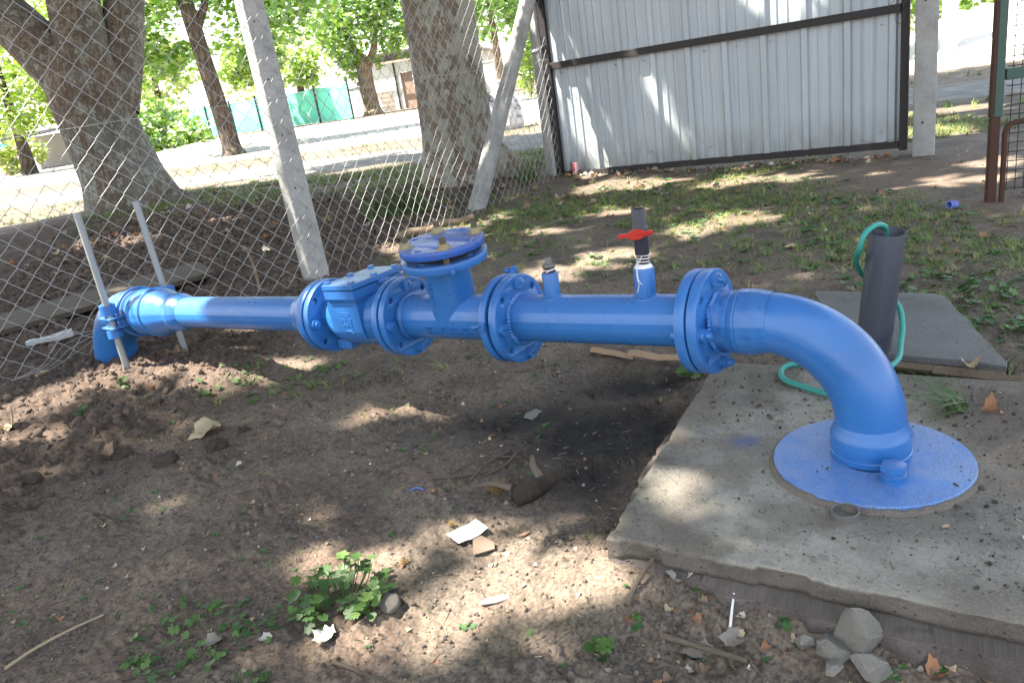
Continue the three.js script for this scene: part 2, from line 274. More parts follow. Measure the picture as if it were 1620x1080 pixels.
const billow = (x, z, s) => { const q = Math.abs(fbm2(x, z, 2, s) * 2 - 1); return 1 - q; };
function landY(x, z) {
  const r = Math.hypot(x, z);
  let y = 0.022 * (fbm2(x * 0.9, z * 0.9, 3, 111) - 0.5) * smooth(60, 6, r) + 0.010 * (fbm2(x * 6, z * 6, 3, 112) - 0.5) * smooth(16, 4, r);
  const t = tilled(x, z);
  if (t > 0) {
    y += t * (0.03 * blob(x, z, -1.35, -2.75, 0.9, 0.35) + 0.008);
    if (r < 9) y += t * (0.032 * (billow(x * 8, z * 8, 113) - 0.45) + 0.024 * (billow(x * 21, z * 21, 114) - 0.45) + 0.012 * (vn2(x * 52, z * 52, 115) - 0.5));
  } else if (r < 5) y += (0.016 * (fbm2(x * 11, z * 11, 2, 126) - 0.5) + 0.010 * (fbm2(x * 34, z * 34, 2, 116) - 0.5) + (0.004 + 0.014 * smooth(0.55, 0.72, fbm2(x * 9, z * 9, 3, 118))) * (vn2(x * 85, z * 85, 119) - 0.35)) * smooth(5, 3, r);
  y += 0.20 * blob(x, z, -3.9, -8.5, 2.3, 1.8) + 0.05 * blob(x, z, -0.2, -7.1, 0.9, 0.8);
  y -= 0.03 * wetSoil(x, z); { const u = (x - 0.116) * 0.83 + (z + 1.2) * 0.557, v = (x - 0.116) * 0.497 - (z + 1.2) * 0.868; y += (0.050 - 0.028 * smooth(0, 0.7, u)) * Math.exp(-((v / 0.11) ** 2)) * smooth(-0.3, 0.0, u) * smooth(1.5, 1.0, u); }
  y += 0.35 * blob(x, z, -8.5, -24, 2.6, 0.9) * (0.7 + 0.6 * fbm2(x * 2, z * 2, 3, 117));
  return y;
}
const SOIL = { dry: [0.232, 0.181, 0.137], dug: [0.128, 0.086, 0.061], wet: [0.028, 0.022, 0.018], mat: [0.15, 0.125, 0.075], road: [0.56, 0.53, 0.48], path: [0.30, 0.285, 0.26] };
function soilColour(x, z) {
  const w = roadW(x, z), n = fbm2(x * 0.8, z * 0.8, 4, 121), m = fbm2(x * 5, z * 5, 4, 122), mix = (a, b, k) => a.map((q, i) => lerp(q, b[i], k));
  let c = SOIL.dry.map((q) => q * (0.5 + 0.4 * n + 0.6 * m));
  c = mix(c, [0.24, 0.165, 0.118], 0.6 * smooth(0.5, 0.75, fbm2(x * 2.3, z * 2.3, 3, 123)));
  c = mix(c, SOIL.dug.map((q) => q * (0.7 + 0.75 * m)), tilled(x, z) * 0.92);
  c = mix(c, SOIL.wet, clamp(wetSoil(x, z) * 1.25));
  c = mix(c, SOIL.mat, 0.6 * grassy(x, z));
  if (z < -5.5) {
    const e = (n - 0.5) * 1.2 + (m - 0.5) * 0.5;
    c = mix(c, SOIL.path.map((q) => q * (0.75 + 0.5 * m)), smooth(9.4, 9.9, w + e) * smooth(12.1, 11.6, w + e));
    c = mix(c, SOIL.road.map((q) => q * (0.86 + 0.28 * m)), smooth(14.6, 15.2, w + e * 0.6) * smooth(37, 34, w + e));
  }
  return c;
}
{
  const rings = 1000, front = 640, back = 80, pos = [0, landY(0, 0), 0], col = [...soilColour(0, 0)], uv = [0, 0], idx = [], angles = [];
  const a0 = -0.84, a1 = 0.84;
  for (let j = 0; j < front; j++) angles.push(a0 + (a1 - a0) * j / front);
  for (let j = 0; j < back; j++) angles.push(a1 + (Math.PI * 2 - (a1 - a0)) * j / back);
  const n = angles.length;
  for (let i = 0; i < rings; i++) {
    const r = 0.3 * Math.pow(450 / 0.3, i / (rings - 1));
    for (const a of angles) { const x = Math.sin(a) * r, z = -Math.cos(a) * r; pos.push(x, landY(x, z), z); uv.push(x / 1.3, z / 1.3); col.push(...soilColour(x, z)); }
  }
  for (let j = 0; j < n; j++) idx.push(0, 1 + (j + 1) % n, 1 + j);
  for (let i = 0; i < rings - 1; i++) for (let j = 0; j < n; j++) { const a = 1 + i * n + j, b = 1 + i * n + (j + 1) % n; idx.push(a, b, a + n, b, b + n, a + n); }
  const g = new THREE.BufferGeometry(); g.setAttribute('position', new THREE.Float32BufferAttribute(pos, 3)); g.setAttribute('uv', new THREE.Float32BufferAttribute(uv, 2)); g.setAttribute('color', new THREE.Float32BufferAttribute(col, 3)); g.setIndex(idx); g.computeVertexNormals();
  structure('ground', g, M.ground);
}

// ---------------------------------------------------------------- concrete slab under the well head
const SLAB_Y = 0.095, SL = { o: V(0.116, 0, -1.2), e1: V(0.83, 0, 0.557), e2: V(0.497, 0, -0.868), w: 1.55, d: 0.86 };
const slabAt = (u, v, y) => V(SL.o.x + SL.e1.x * u + SL.e2.x * v, y, SL.o.z + SL.e1.z * u + SL.e2.z * v);
{
  const nu = 260, nv = 150, pos = [], uv = [], col = [], idx = [], put = (p, s, t, c) => { pos.push(p.x, p.y, p.z); uv.push(s, t); col.push(...c); return pos.length / 3 - 1; };
  const chip = (s) => 0.006 * (fbm2(s * 9, 3, 4, 131) - 0.5) + 0.008 * smooth(0.62, 0.75, fbm2(s * 22, 7, 2, 132));
  const shade = (u, v) => {
    const p = slabAt(u, v, 0), m = fbm2(u * 4, v * 4, 5, 133), f = fbm2(u * 16, v * 16, 3, 134);
    const fl = fbm2(u * 60, v * 60, 2, 144); let c = [0.395, 0.358, 0.298].map((q) => q * (0.42 + 0.75 * m + 0.4 * f) * (0.86 + 0.28 * fl) * (fl > 0.74 ? 0.7 : 1));
    const stain = smooth(0.56, 0.7, fbm2(u * 6 + 2, v * 6, 5, 143)); c = c.map((q, i) => lerp(q, [0.19, 0.15, 0.115][i], stain * 0.55));
    const dirt = clamp(smooth(0.42, 0.75, u + 0.5 * (m - 0.5)) * smooth(0.22, 0.42, v + 0.4 * (f - 0.5)) + 0.55 * smooth(0.56, 0.72, fbm2(u * 3 + 4, v * 3, 4, 135)));
    c = c.map((q, i) => lerp(q, [0.215, 0.165, 0.125][i] * (0.7 + 0.6 * f), dirt * 0.85));
    const rusty = blob(p.x, p.z, 0.29, -1.53, 0.1, 0.07) * smooth(0.4, 0.6, f); c = c.map((q, i) => lerp(q, [0.16, 0.10, 0.075][i], rusty * 0.6));
    const spray = (blob(p.x, p.z, 0.465, -1.478, 0.034, 0.025) * 0.9 + 0.5 * blob(p.x, p.z, 0.40, -1.55, 0.012)) * smooth(0.35, 0.6, fbm2(u * 40, v * 40, 3, 136) + 0.12) + (vn2(u * 150, v * 150, 137) > 0.93 ? 0.3 * blob(p.x, p.z, 0.42, -1.40, 0.09) : 0);
    return c.map((q, i) => lerp(q, [0.10, 0.17, 0.42][i], clamp(spray * 0.8)));
  };
  for (let j = 0; j <= nv; j++) for (let i = 0; i <= nu; i++) {
    let u = i / nu * SL.w, v = j / nv * SL.d; const s = shade(u, v), edge = Math.min(i / nu * SL.w, v, SL.d - v);
    if (i === 0) u += chip(v); if (j === 0) v += chip(u + 3); if (j === nv) v -= chip(u + 9);
    put(slabAt(u, v, SLAB_Y + 0.004 * (fbm2(u * 5, v * 5, 4, 138) - 0.5) - 0.0025 * smooth(0.006, 0, edge)), u, v, s);
  }
  for (let j = 0; j < nv; j++) for (let i = 0; i < nu; i++) { const a = j * (nu + 1) + i; idx.push(a, a + 1, a + nu + 1, a + 1, a + nu + 2, a + nu + 1); }
  const side = (n, top, out) => {                                     // a rough broken side with a crack between two pours
    const ys = [0, 0.004, 0.010, 0.018, 0.026, 0.034, 0.037, 0.041, 0.046, 0.052, 0.058, 0.064, 0.07, 0.076, 0.083, 0.09, 0.1, 0.115, 0.13]; let last = null;
    for (let i = 0; i <= n; i++) {
      const row = [], t = top(i);
      ys.forEach((d, k) => {
        const x = pos[t * 3], y = pos[t * 3 + 1], z = pos[t * 3 + 2], corner = smooth(0, 6, i) * smooth(0, 6, n - i), q = k === 0 ? 0 : corner * ((d > 0.036 && d < 0.04 ? -0.012 : 0) + (d > 0.04 ? 0.012 + 0.025 * smooth(0.35, 0.7, fbm2(i * 0.05, 2, 3, 139)) : 0) + 0.009 * (fbm2(i * 0.2, d * 34, 4, 140) - 0.5));
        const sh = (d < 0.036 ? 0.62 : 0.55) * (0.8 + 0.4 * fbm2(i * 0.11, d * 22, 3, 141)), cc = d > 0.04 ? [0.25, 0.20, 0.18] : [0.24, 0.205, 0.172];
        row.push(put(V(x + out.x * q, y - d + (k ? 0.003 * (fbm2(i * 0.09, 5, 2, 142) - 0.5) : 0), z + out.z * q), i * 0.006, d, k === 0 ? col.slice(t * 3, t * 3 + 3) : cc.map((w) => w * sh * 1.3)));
      });
      if (last) for (let k = 0; k < ys.length - 1; k++) idx.push(last[k], last[k + 1], row[k], row[k], last[k + 1], row[k + 1]);
      last = row;
    }
  };
  side(nu, (i) => i, SL.e2.clone().negate()); side(nv, (j) => j * (nu + 1), SL.e1.clone().negate()); side(nu, (i) => nv * (nu + 1) + i, SL.e2);
  const g = new THREE.BufferGeometry(); g.setAttribute('position', new THREE.Float32BufferAttribute(pos, 3)); g.setAttribute('uv', new THREE.Float32BufferAttribute(uv, 2)); g.setAttribute('color', new THREE.Float32BufferAttribute(col, 3)); g.setIndex(idx); g.computeVertexNormals();
  structure('concrete_slab', g, M.slab);
}

// ---------------------------------------------------------------- the blue pipework
const font = await new FontLoader().loadAsync('fonts/droid/droid_sans_bold.typeface.json');
const BLUE = [0.029, 0.152, 0.425], LID = [0.022, 0.10, 0.40];
const SLOPE = 0.0491, AXIS = (lx) => 0.378 + SLOPE * lx;
const onAxis = (g, lx) => g.rotateZ(SLOPE).translate(lx, AXIS(lx), 0);
const crease = (g, a = 0.7) => toCreasedNormals(g, a);
function latheX(p, seg = 64) { return crease(new THREE.LatheGeometry(p.map(([x, r]) => new THREE.Vector2(r, x)), seg), 0.5).rotateZ(-Math.PI / 2); }
function latheY(p, seg = 64) { return crease(new THREE.LatheGeometry(p.map(([y, r]) => new THREE.Vector2(r, y)), seg), 0.5); }
const hex = (r, h) => { const g = new THREE.CylinderGeometry(r * 0.97, r, h, 6); return g; };
function flangeGeo(th, R = 0.11, bore = 0.05, holes = 8, pcd = 0.09, hr = 0.0098) {
  const s = new THREE.Shape(); s.absarc(0, 0, R - 0.0018, 0, Math.PI * 2);
  if (bore) { const h = new THREE.Path(); h.absarc(0, 0, bore, 0, Math.PI * 2, true); s.holes.push(h); }
  for (let k = 0; k < holes; k++) { const a = k * Math.PI * 2 / holes, h = new THREE.Path(); h.absarc(Math.cos(a) * pcd, Math.sin(a) * pcd, hr, 0, Math.PI * 2, true); s.holes.push(h); }
  return crease(new THREE.ExtrudeGeometry(s, { depth: th - 0.0036, bevelEnabled: true, bevelThickness: 0.0018, bevelSize: 0.0018, bevelSegments: 2, curveSegments: 24 }).translate(0, 0, 0.0018), 0.6);
}
const pipes = thing('water_pipework', 'bright blue painted well head pipework with valves, flanges and two bends', 'pipework', [0.661, 0, -1.326], -0.6684);
const blue = (name, geos, parent = pipes, dust = 0.45, freckle = 0, mat = M.blue, base = BLUE) => part(name, paintTint(Array.isArray(geos) ? merge(geos) : plain(geos), base, dust, freckle), mat, parent);
// right-hand bend, its collar and its socket
{
  const R = 0.2, pts = [];
  for (let k = -2; k <= 26; k++) { const a = clamp(k / 24, 0, 1) * (Math.PI / 2 + SLOPE * 0); const ext = k < 0 ? k * 0.02 : 0, down = k > 24 ? (k - 24) * 0.02 : 0; const x = -R + Math.sin(a) * R + ext, y = AXIS(-R) - R + Math.cos(a) * R - down; pts.push(V(x, y + SLOPE * Math.min(0, x + R) + 0.006 * Math.sin(a), 0)); }
  const curve = new THREE.CatmullRomCurve3(pts), g = new THREE.TubeGeometry(curve, 72, 0.0605, 48, false), p = g.attributes.position, q = V(0, 0, 0);
  for (let i = 0; i <= 72; i++) { const t = i / 72; curve.getPointAt(t, q); const k = 1 + 0.055 * smooth(0.05, 0.6, t); for (let j = 0; j <= 48; j++) { const n = i * 49 + j; p.setXYZ(n, q.x + (p.getX(n) - q.x) * k, q.y + (p.getY(n) - q.y) * k, q.z + (p.getZ(n) - q.z) * k); } }
  g.computeVertexNormals();
  blue('bend', g, pipes, 0.18);
  const y0 = 0.109;
  blue('collar', latheY([[y0, 0.0705], [y0 + 0.004, 0.0728], [y0 + 0.013, 0.0733], [y0 + 0.0145, 0.0715], [y0 + 0.0165, 0.0725], [y0 + 0.046, 0.0732], [y0 + 0.052, 0.072], [y0 + 0.058, 0.0685], [y0 + 0.066, 0.066], [y0 + 0.074, 0.0635]]), pipes, 0.4);
  blue('socket', onAxis(latheX([[-0.078, 0.056], [-0.076, 0.0625], [-0.066, 0.0638], [-0.064, 0.062], [-0.061, 0.0645], [-0.05, 0.0672], [-0.047, 0.0655], [-0.0445, 0.0672], [-0.022, 0.0668], [-0.012, 0.0655], [0.0, 0.0628], [0.014, 0.061]]), -0.192), pipes, 0.25);
  blue('nut', onAxis(merge([hex(0.0655, 0.026).rotateZ(-Math.PI / 2).rotateX(0.3), latheX([[0.012, 0.058], [0.02, 0.058]])]), -0.275), pipes, 0.25);
  // a cast emblem: a ring with one letter
  const ring = new THREE.TorusGeometry(0.0085, 0.0009, 6, 28), let1 = new TextGeometry('R', { font, size: 0.0085, depth: 0.0012, curveSegments: 4 }).translate(-0.0032, -0.004, -0.0002);
  blue('emblem', onAxis(merge([ring, let1]).translate(0, 0, 0.0668).rotateX(0.16), -0.216), pipes, 0.1);
}
// base plate with its plug
{
  const pg = latheY([[0.094, 0.0001], [0.094, 0.196], [0.096, 0.199], [0.1065, 0.1992], [0.1085, 0.1975], [0.109, 0.19], [0.109, 0.1], [0.109, 0.06]].map(([y, r]) => [y, r > 0.15 ? r - 0.02 : r]), 160), pp = pg.attributes.position, pu = pg.attributes.uv;
  for (let i = 0; i < pp.count; i++) pu.setXY(i, 0.5 + pp.getX(i) / 0.4, 0.5 - pp.getZ(i) / 0.4);
  const plate = part('base_plate', pg.translate(0.004, 0, 0.014), M.plate, pipes, 'dusty round blue base plate');
  { const g = new THREE.TorusGeometry(0.1795, 0.009, 8, 150).rotateX(Math.PI / 2), q = g.attributes.position; for (let i = 0; i < q.count; i++) { const a = Math.atan2(q.getZ(i), q.getX(i)), k = 1 + 0.035 * (fbm2(a * 9 + 40, 3, 3, 153) - 0.45); q.setXYZ(i, q.getX(i) * k, q.getY(i) * (0.5 + 0.9 * fbm2(a * 14 + 40, 7, 2, 154)), q.getZ(i) * k); } g.computeVertexNormals(); part('grout_ring', g.translate(0.004, 0.0955, 0.014), std([0.20, 0.165, 0.135], { roughness: 0.97, bumpMap: rep(fineBump, 9, 1), bumpScale: 0.004 }), plate, 'dirt brown grout round the plate edge'); }
  const p = plain(crease(merge([latheY([[0.105, 0.0215], [0.118, 0.021], [0.12, 0.0225], [0.125, 0.0225], [0.126, 0.018], [0.131, 0.018]], 32), hex(0.0235, 0.0105).translate(0, 0.1375, 0), latheY([[0.1425, 0.0205], [0.145, 0.016], [0.1455, 0.0001]], 6)])));
  p.translate(0.058, 0, 0.0895);
  part('plug', paintTint(p, BLUE, 0.4), M.blue, plate);
}
function boltGeo(l, r, headL = 0.011, nub = 0.011, spin = 0.2) {      // a bolt along x through both flanges: nut and stud end to the right, head to the left
  return merge([rod(V(l, 0, 0), V(r, 0, 0), 0.0078, 12), rod(V(r, 0, 0), V(r + 0.003, 0, 0), 0.0155, 20), hex(0.0146, headL).rotateX(spin).rotateZ(-Math.PI / 2).translate(r + 0.003 + headL / 2, 0, 0), rod(V(r + 0.003 + headL, 0, 0), V(r + 0.003 + headL + nub, 0, 0), 0.0078, 12), hex(0.0128, headL).rotateZ(-Math.PI / 2).translate(l - headL / 2, 0, 0)]);
}
function flangePair(lx, { th = 0.02, thL = th, gap = 0.006, R = 0.11, lugs = false, nub = 0.01, boreL = 0.05, boreR = 0.05 }) {
  const L = onAxis(flangeGeo(thL, R, boreL).rotateY(Math.PI / 2).translate(-gap / 2 - thL, 0, 0), lx), Rg = onAxis(flangeGeo(th, R, boreR).rotateY(Math.PI / 2).translate(gap / 2, 0, 0), lx);
  const left = blue('flange', L, pipes, 0.35), right = blue('flange', Rg, pipes, 0.35);
  part('gasket', onAxis(latheX([[-gap / 2 - 0.001, 0.05], [-gap / 2 - 0.001, 0.076], [gap / 2 + 0.001, 0.076], [gap / 2 + 0.001, 0.05]]), lx), M.dark, pipes);
  for (let k = 0; k < 4; k++) { const a = k * Math.PI / 2; blue('bolt', onAxis(boltGeo(-gap / 2 - thL, gap / 2 + th, 0.0105, nub, 0.2 + k).translate(0, Math.sin(a) * 0.09, Math.cos(a) * 0.09), lx), right, 0.2); }
  if (lugs) for (const a of [0.12, 2.0]) {
    const g = merge([box(0.018, 0.02, 0.012, 0.003), box(0.012, 0.006, 0.03, 0.002).translate(-0.002, 0.004, 0.004), rod(V(-0.028, 0, 0.006), V(0.012, 0, 0.006), 0.0042, 8), hex(0.008, 0.008).rotateZ(-Math.PI / 2).translate(-0.016, 0, 0.006)]).rotateX(-a).translate(-0.012, Math.sin(a) * 0.113, Math.cos(a) * 0.113);
    blue('clamp_lug', onAxis(g, lx), left, 0.2);
  }
  return [left, right];
}
const LA = -0.32, LB = -0.825, LC = -1.2, LD = -1.515;
flangePair(LA, { th: 0.022, thL: 0.023, gap: 0.004, nub: 0.012 });
flangePair(LB, { th: 0.022, thL: 0.02, gap: 0.0105, lugs: true, nub: 0.0 });
flangePair(LC, { th: 0.02, thL: 0.02, gap: 0.008, lugs: false, nub: 0.004 });
flangePair(LD, { th: 0.02, thL: 0.026, gap: 0.008, nub: 0.006 });
function weld(lx, r, w = 0.005) {                                     // a hand-laid bead
  const g = new THREE.TorusGeometry(r, w, 8, 180).rotateY(Math.PI / 2), p = g.attributes.position;
  for (let i = 0; i < p.count; i++) { const a = Math.atan2(p.getY(i), p.getZ(i)), k = 1 + 0.03 * Math.sin(a * 46) + 0.05 * (fbm2(a * 9 + 30, lx * 9, 3, 151) - 0.5); p.setXYZ(i, p.getX(i) * (1 + 0.5 * Math.sin(a * 46 + 1) * 0.3) + 0.002 * Math.sin(a * 7), p.getY(i) * k, p.getZ(i) * k); }
  g.computeVertexNormals(); return onAxis(g, lx);
}
blue('weld_bead', weld(LA + 0.028, 0.058, 0.006)); blue('weld_bead', weld(LB + 0.028, 0.060, 0.007));
// straight spool between the two welded flanges, with its two threaded stubs
{
  blue('pipe', onAxis(latheX([[LA - LB - 0.012, 0.057], [0.012, 0.057]].sort((a, b) => a[0] - b[0])), LB), pipes, 0.35);
  const stub = (lx, r, h) => {
    const y = AXIS(lx) + 0.057, g = latheY([[-0.02, r], [h - 0.004, r], [h - 0.001, r * 0.96], [h, r * 0.86], [h, r * 0.6]], 40), w = new THREE.TorusGeometry(r + 0.001, 0.0034, 6, 60).rotateX(Math.PI / 2), p = w.attributes.position;
    for (let i = 0; i < p.count; i++) { const z = p.getZ(i), k = 1 + 0.04 * Math.sin(Math.atan2(z, p.getX(i)) * 17); p.setXYZ(i, p.getX(i) * k, p.getY(i) + Math.sqrt(Math.max(0, 0.057 ** 2 - z * z)) - 0.057, z * k); }
    return blue('threaded_stub', merge([g, w]).translate(lx, y, 0), pipes, 0.3);
  };
  const h1 = 0.058, h2 = 0.064, s1 = stub(-0.70, 0.0195, h1), s2 = stub(-0.455, 0.0225, h2);
  const ridge = (r, h, n) => { const q = []; for (let k = 0; k <= n * 4; k++) q.push([k / (n * 4) * h, r + 0.0008 * Math.cos(k * Math.PI / 2)]); return latheY(q, 28); };
  const y1 = AXIS(-0.70) + 0.057 + h1, y2 = AXIS(-0.455) + 0.057 + h2;
  part('thread', ridge(0.0138, 0.016, 5).translate(-0.70, y1 - 0.002, 0), M.thread, s1, 'brown thread under the plug');
  part('thread_tape', merge([new THREE.TorusGeometry(0.0142, 0.0016, 6, 26).rotateX(Math.PI / 2 + 0.12).translate(-0.70, y1 + 0.008, 0), tube([[-0.688, y1 + 0.009, 0.009], [-0.694, y1 + 0.004, 0.0152], [-0.701, y1 + 0.002, 0.0155]], 0.0008, 10, 5)]), M.tape, s1);
  part('square_plug', merge([hex(0.0148, 0.007).translate(-0.70, y1 + 0.016, 0), box(0.015, 0.016, 0.015, 0.002).rotateY(0.5).translate(-0.70, y1 + 0.0265, 0)]), M.steelPlug, s1, 'grey square plug on the stub');
  part('thread', ridge(0.0122, 0.034, 9).translate(-0.455, y2 - 0.003, 0), M.thread, s2, 'brown nipple wrapped with white tape');
  const wind = []; for (let k = 0; k < 40; k++) { const a = k * 0.75; wind.push([-0.455 + Math.cos(a) * 0.0134, y2 - 0.001 + k * 0.0008, Math.sin(a) * 0.0134]); }
  part('thread_tape', merge([latheY([[y2 - 0.0015, 0.0205], [y2 + 0.006, 0.0165], [y2 + 0.0065, 0.012]], 24).translate(-0.455, 0, 0), tube(wind, 0.0011, 160, 5), tube([[-0.459, y2 + 0.02, 0.0135], [-0.461, y2 + 0.005, 0.0195], [-0.4595, y2 - 0.02, 0.0232], [-0.457, y2 - 0.033, 0.0234], [-0.4625, y2 - 0.052, 0.0232]], 0.0008, 30, 5), tube([[-0.450, y2 + 0.026, 0.0132], [-0.459, y2 + 0.002, 0.0208], [-0.4555, y2 - 0.026, 0.0234], [-0.449, y2 - 0.033, 0.0232]], 0.0009, 30, 5)]), M.tape, s2);
  const v = part('ball_valve', latheY([[0, 0.0001], [0, 0.0145], [0.002, 0.0152], [0.038, 0.0152], [0.043, 0.0172], [0.058, 0.0172], [0.063, 0.0152], [0.096, 0.0152], [0.098, 0.0146], [0.098, 0.0118], [0.085, 0.0115], [0.085, 0.0001]], 36).translate(-0.455, y2 + 0.028, 0), M.pvc, pipes, 'dark grey plastic ball valve with red lever');
  const s = new THREE.Shape(); s.moveTo(-0.049, -0.0035); s.lineTo(-0.030, -0.0045); s.quadraticCurveTo(-0.022, -0.014, -0.010, -0.0125); s.quadraticCurveTo(0.001, -0.0105, 0.004, -0.006); s.lineTo(0.0215, -0.004); s.lineTo(0.022, 0.0045); s.lineTo(0.004, 0.0055); s.quadraticCurveTo(-0.002, 0.0125, -0.012, 0.0125); s.quadraticCurveTo(-0.022, 0.012, -0.029, 0.0045); s.lineTo(-0.046, 0.005); s.quadraticCurveTo(-0.052, 0.001, -0.049, -0.0035);
  const lever = new THREE.ExtrudeGeometry(s, { depth: 0.005, bevelEnabled: true, bevelSize: 0.0016, bevelThickness: 0.0016, bevelSegments: 2, curveSegments: 10 });
  part('lever', merge([lever, box(0.03, 0.003, 0.009, 0.001).translate(0.008, 0.001, 0.006), rod(V(-0.006, 0, -0.012), V(-0.006, 0, 0.002), 0.008, 16)]).scale(1, 0.78, 1).rotateY(0.62).translate(-0.455 + 0.013, y2 + 0.0775, 0.0185), M.red, v, 'red lever of the ball valve');
}
// tee with its blind flange
{
  const TX = -1.012, T = (g) => g.translate(-TX, -AXIS(TX), 0).rotateX(0.085).rotateZ(-0.03).translate(TX, AXIS(TX), 0), run = latheX([[LC + 0.008, 0.059], [LB - 0.02, 0.059]]), by = AXIS(TX), H = 0.155;
  const branch = latheY([[0, 0.062], [0.06, 0.0605], [H - 0.02, 0.0592], [H - 0.006, 0.062], [H, 0.066]], 64);
  const tee = blue('tee', [run.rotateZ(SLOPE).translate(0, AXIS(0), 0), T(branch.translate(TX, by, 0))], pipes, 0.35);
  blue('reinforcing_ring', onAxis(latheX([[-0.004, 0.062], [-0.002, 0.066], [0.006, 0.066], [0.010, 0.060]]), LC + 0.03), tee);
  const fl = blue('flange', T(flangeGeo(0.021, 0.112, 0.05).rotateX(-Math.PI / 2).translate(TX, by + H, 0)), pipes, 0.4);
  blue('clamp_lug', T(box(0.03, 0.012, 0.012, 0.003).rotateY(-0.7).translate(TX + 0.085, by + H + 0.006, 0.075)), fl, 0.3);
  const ly = by + H + 0.021 + 0.015;
  part('gasket', T(latheY([[by + H + 0.02, 0.05], [by + H + 0.02, 0.080], [ly + 0.002, 0.080], [ly + 0.002, 0.05]]).translate(TX, 0, 0)), M.dark, pipes);
  const lid = blue('blind_flange', T(flangeGeo(0.02, 0.11, 0).rotateX(-Math.PI / 2).rotateZ(0.02).rotateX(-0.012).translate(TX, ly, 0)), pipes, 0.35, 0.2, M.lid, LID);
  lid.userData.label = 'darker violet blue round cover with four bolts';
  for (let k = 0; k < 4; k++) {
    const a = Math.PI / 4 + k * Math.PI / 2, x = TX + Math.cos(a) * 0.09, z = Math.sin(a) * 0.09, y = ly + 0.0205 + Math.cos(a) * 0.0018;
    part('nut', T(merge([rod(V(x, y - 0.0005, z), V(x, y + 0.0022, z), 0.0185, 24), hex(0.0142, 0.0125).rotateY(k * 0.7).translate(x, y + 0.0085, z)])), M.zinc, lid, 'yellow zinc nut on a washer');
    part('stud', T(merge([rod(V(x, y - 0.05, z), V(x, y + 0.028, z), 0.0082, 14)])), M.stud, lid);
  }
  const tx = (s, size, d = 0.0034) => new TextGeometry(s, { font, size, depth: d, curveSegments: 3, bevelEnabled: false });
  const mid = (g) => { g.computeBoundingBox(); const b = g.boundingBox; return g.translate(-(b.min.x + b.max.x) / 2, -(b.min.y + b.max.y) / 2, 0); };
  blue('raised_letters', T(mid(tx('NORBAY', 0.012)).rotateZ(-Math.PI / 2).translate(0, 0.086, 0.0595).rotateY(-0.28).translate(TX, by, 0)), tee, 0);
  const rows = [['DN', -0.062], ['PN', -0.010], ['ISO', 0.022], ['IND', 0.062]], rows2 = [['100X100', -0.048], ['10', 0.0], ['2531', 0.03], ['ARG', 0.066]], list = [];
  for (const [s, x] of rows) list.push(mid(tx(s, 0.0092)).translate(x, 0.007, 0)); for (const [s, x] of rows2) list.push(mid(tx(s, 0.0092)).translate(x, -0.007, 0));
  blue('raised_letters', onAxis(merge(list).translate(0, 0, 0.0578).rotateX(0.36), TX + 0.008), tee, 0);
  // check valve between the next two flanges
  const cx = (LC + LD) / 2, hl = (LC - LD) / 2 - 0.022;
  const body = latheX([[-hl, 0.056], [-hl + 0.02, 0.058], [-hl + 0.04, 0.068], [-hl + 0.065, 0.079], [-hl + 0.09, 0.083], [hl - 0.095, 0.083], [hl - 0.07, 0.078], [hl - 0.045, 0.066], [hl - 0.025, 0.058], [hl, 0.056]], 56);
  const box8 = (x0, x1, y, z0, z1) => [V(x0, y, z0), V(x0, y, z1), V(x1, y, z0), V(x1, y, z1)];
  const neck = new ConvexGeometry([...box8(-0.048, 0.058, -0.045, -0.07, 0.07), ...box8(-0.056, 0.066, -0.02, -0.085, 0.085), ...box8(-0.058, 0.068, 0.05, -0.087, 0.087), ...box8(-0.046, 0.066, 0.08, -0.088, 0.088)]);
  const chest = new ConvexGeometry([...box8(-0.038, 0.070, 0.062, -0.086, 0.086), ...box8(-0.045, 0.078, 0.078, -0.098, 0.098), ...box8(-0.045, 0.078, 0.101, -0.098, 0.098)]);
  const cv = blue('check_valve', [onAxis(body, cx), onAxis(crease(neck, 1.0), cx), onAxis(plain(chest), cx)], pipes, 0.3);
  const cover = blue('valve_cover', onAxis(merge([box(0.126, 0.0165, 0.200, 0.003).translate(0.0165, 0.1115, 0), box(0.02, 0.012, 0.04, 0.003).translate(0.078, 0.099, -0.02)]), cx), cv, 0.55);
  for (const [x, z] of [[-0.033, 0.086], [0.066, 0.086], [-0.033, -0.002], [0.066, -0.002], [-0.033, -0.086], [0.066, -0.086]]) blue('bolt', onAxis(hex(0.0105, 0.007).rotateY(x * 9 + z * 20).translate(x, 0.1225, z), cx), cover, 0.3);
  blue('raised_letters', onAxis(merge([mid(tx('GGG50', 0.0105)).translate(0, 0.03, 0), mid(tx('DN100', 0.0105)).translate(0.002, 0.0145, 0), mid(tx('PN16', 0.0105)).translate(0.004, -0.001, 0)]).translate(0.006, 0, 0.0848), cx), cv, 0);
  blue('flow_arrow', onAxis(merge([box(0.028, 0.003, 0.003, 0.0008), box(0.012, 0.003, 0.003, 0.0008).rotateZ(0.5).translate(0.012, 0.004, 0), box(0.012, 0.003, 0.003, 0.0008).rotateZ(-0.5).translate(0.012, -0.004, 0)]).translate(0.01, -0.0185, 0.0856), cx), cv, 0);
  blue('mounting_foot', onAxis(box(0.06, 0.03, 0.05, 0.006).translate(0.03, -0.082, 0.01), LD + 0.035), cv);
}
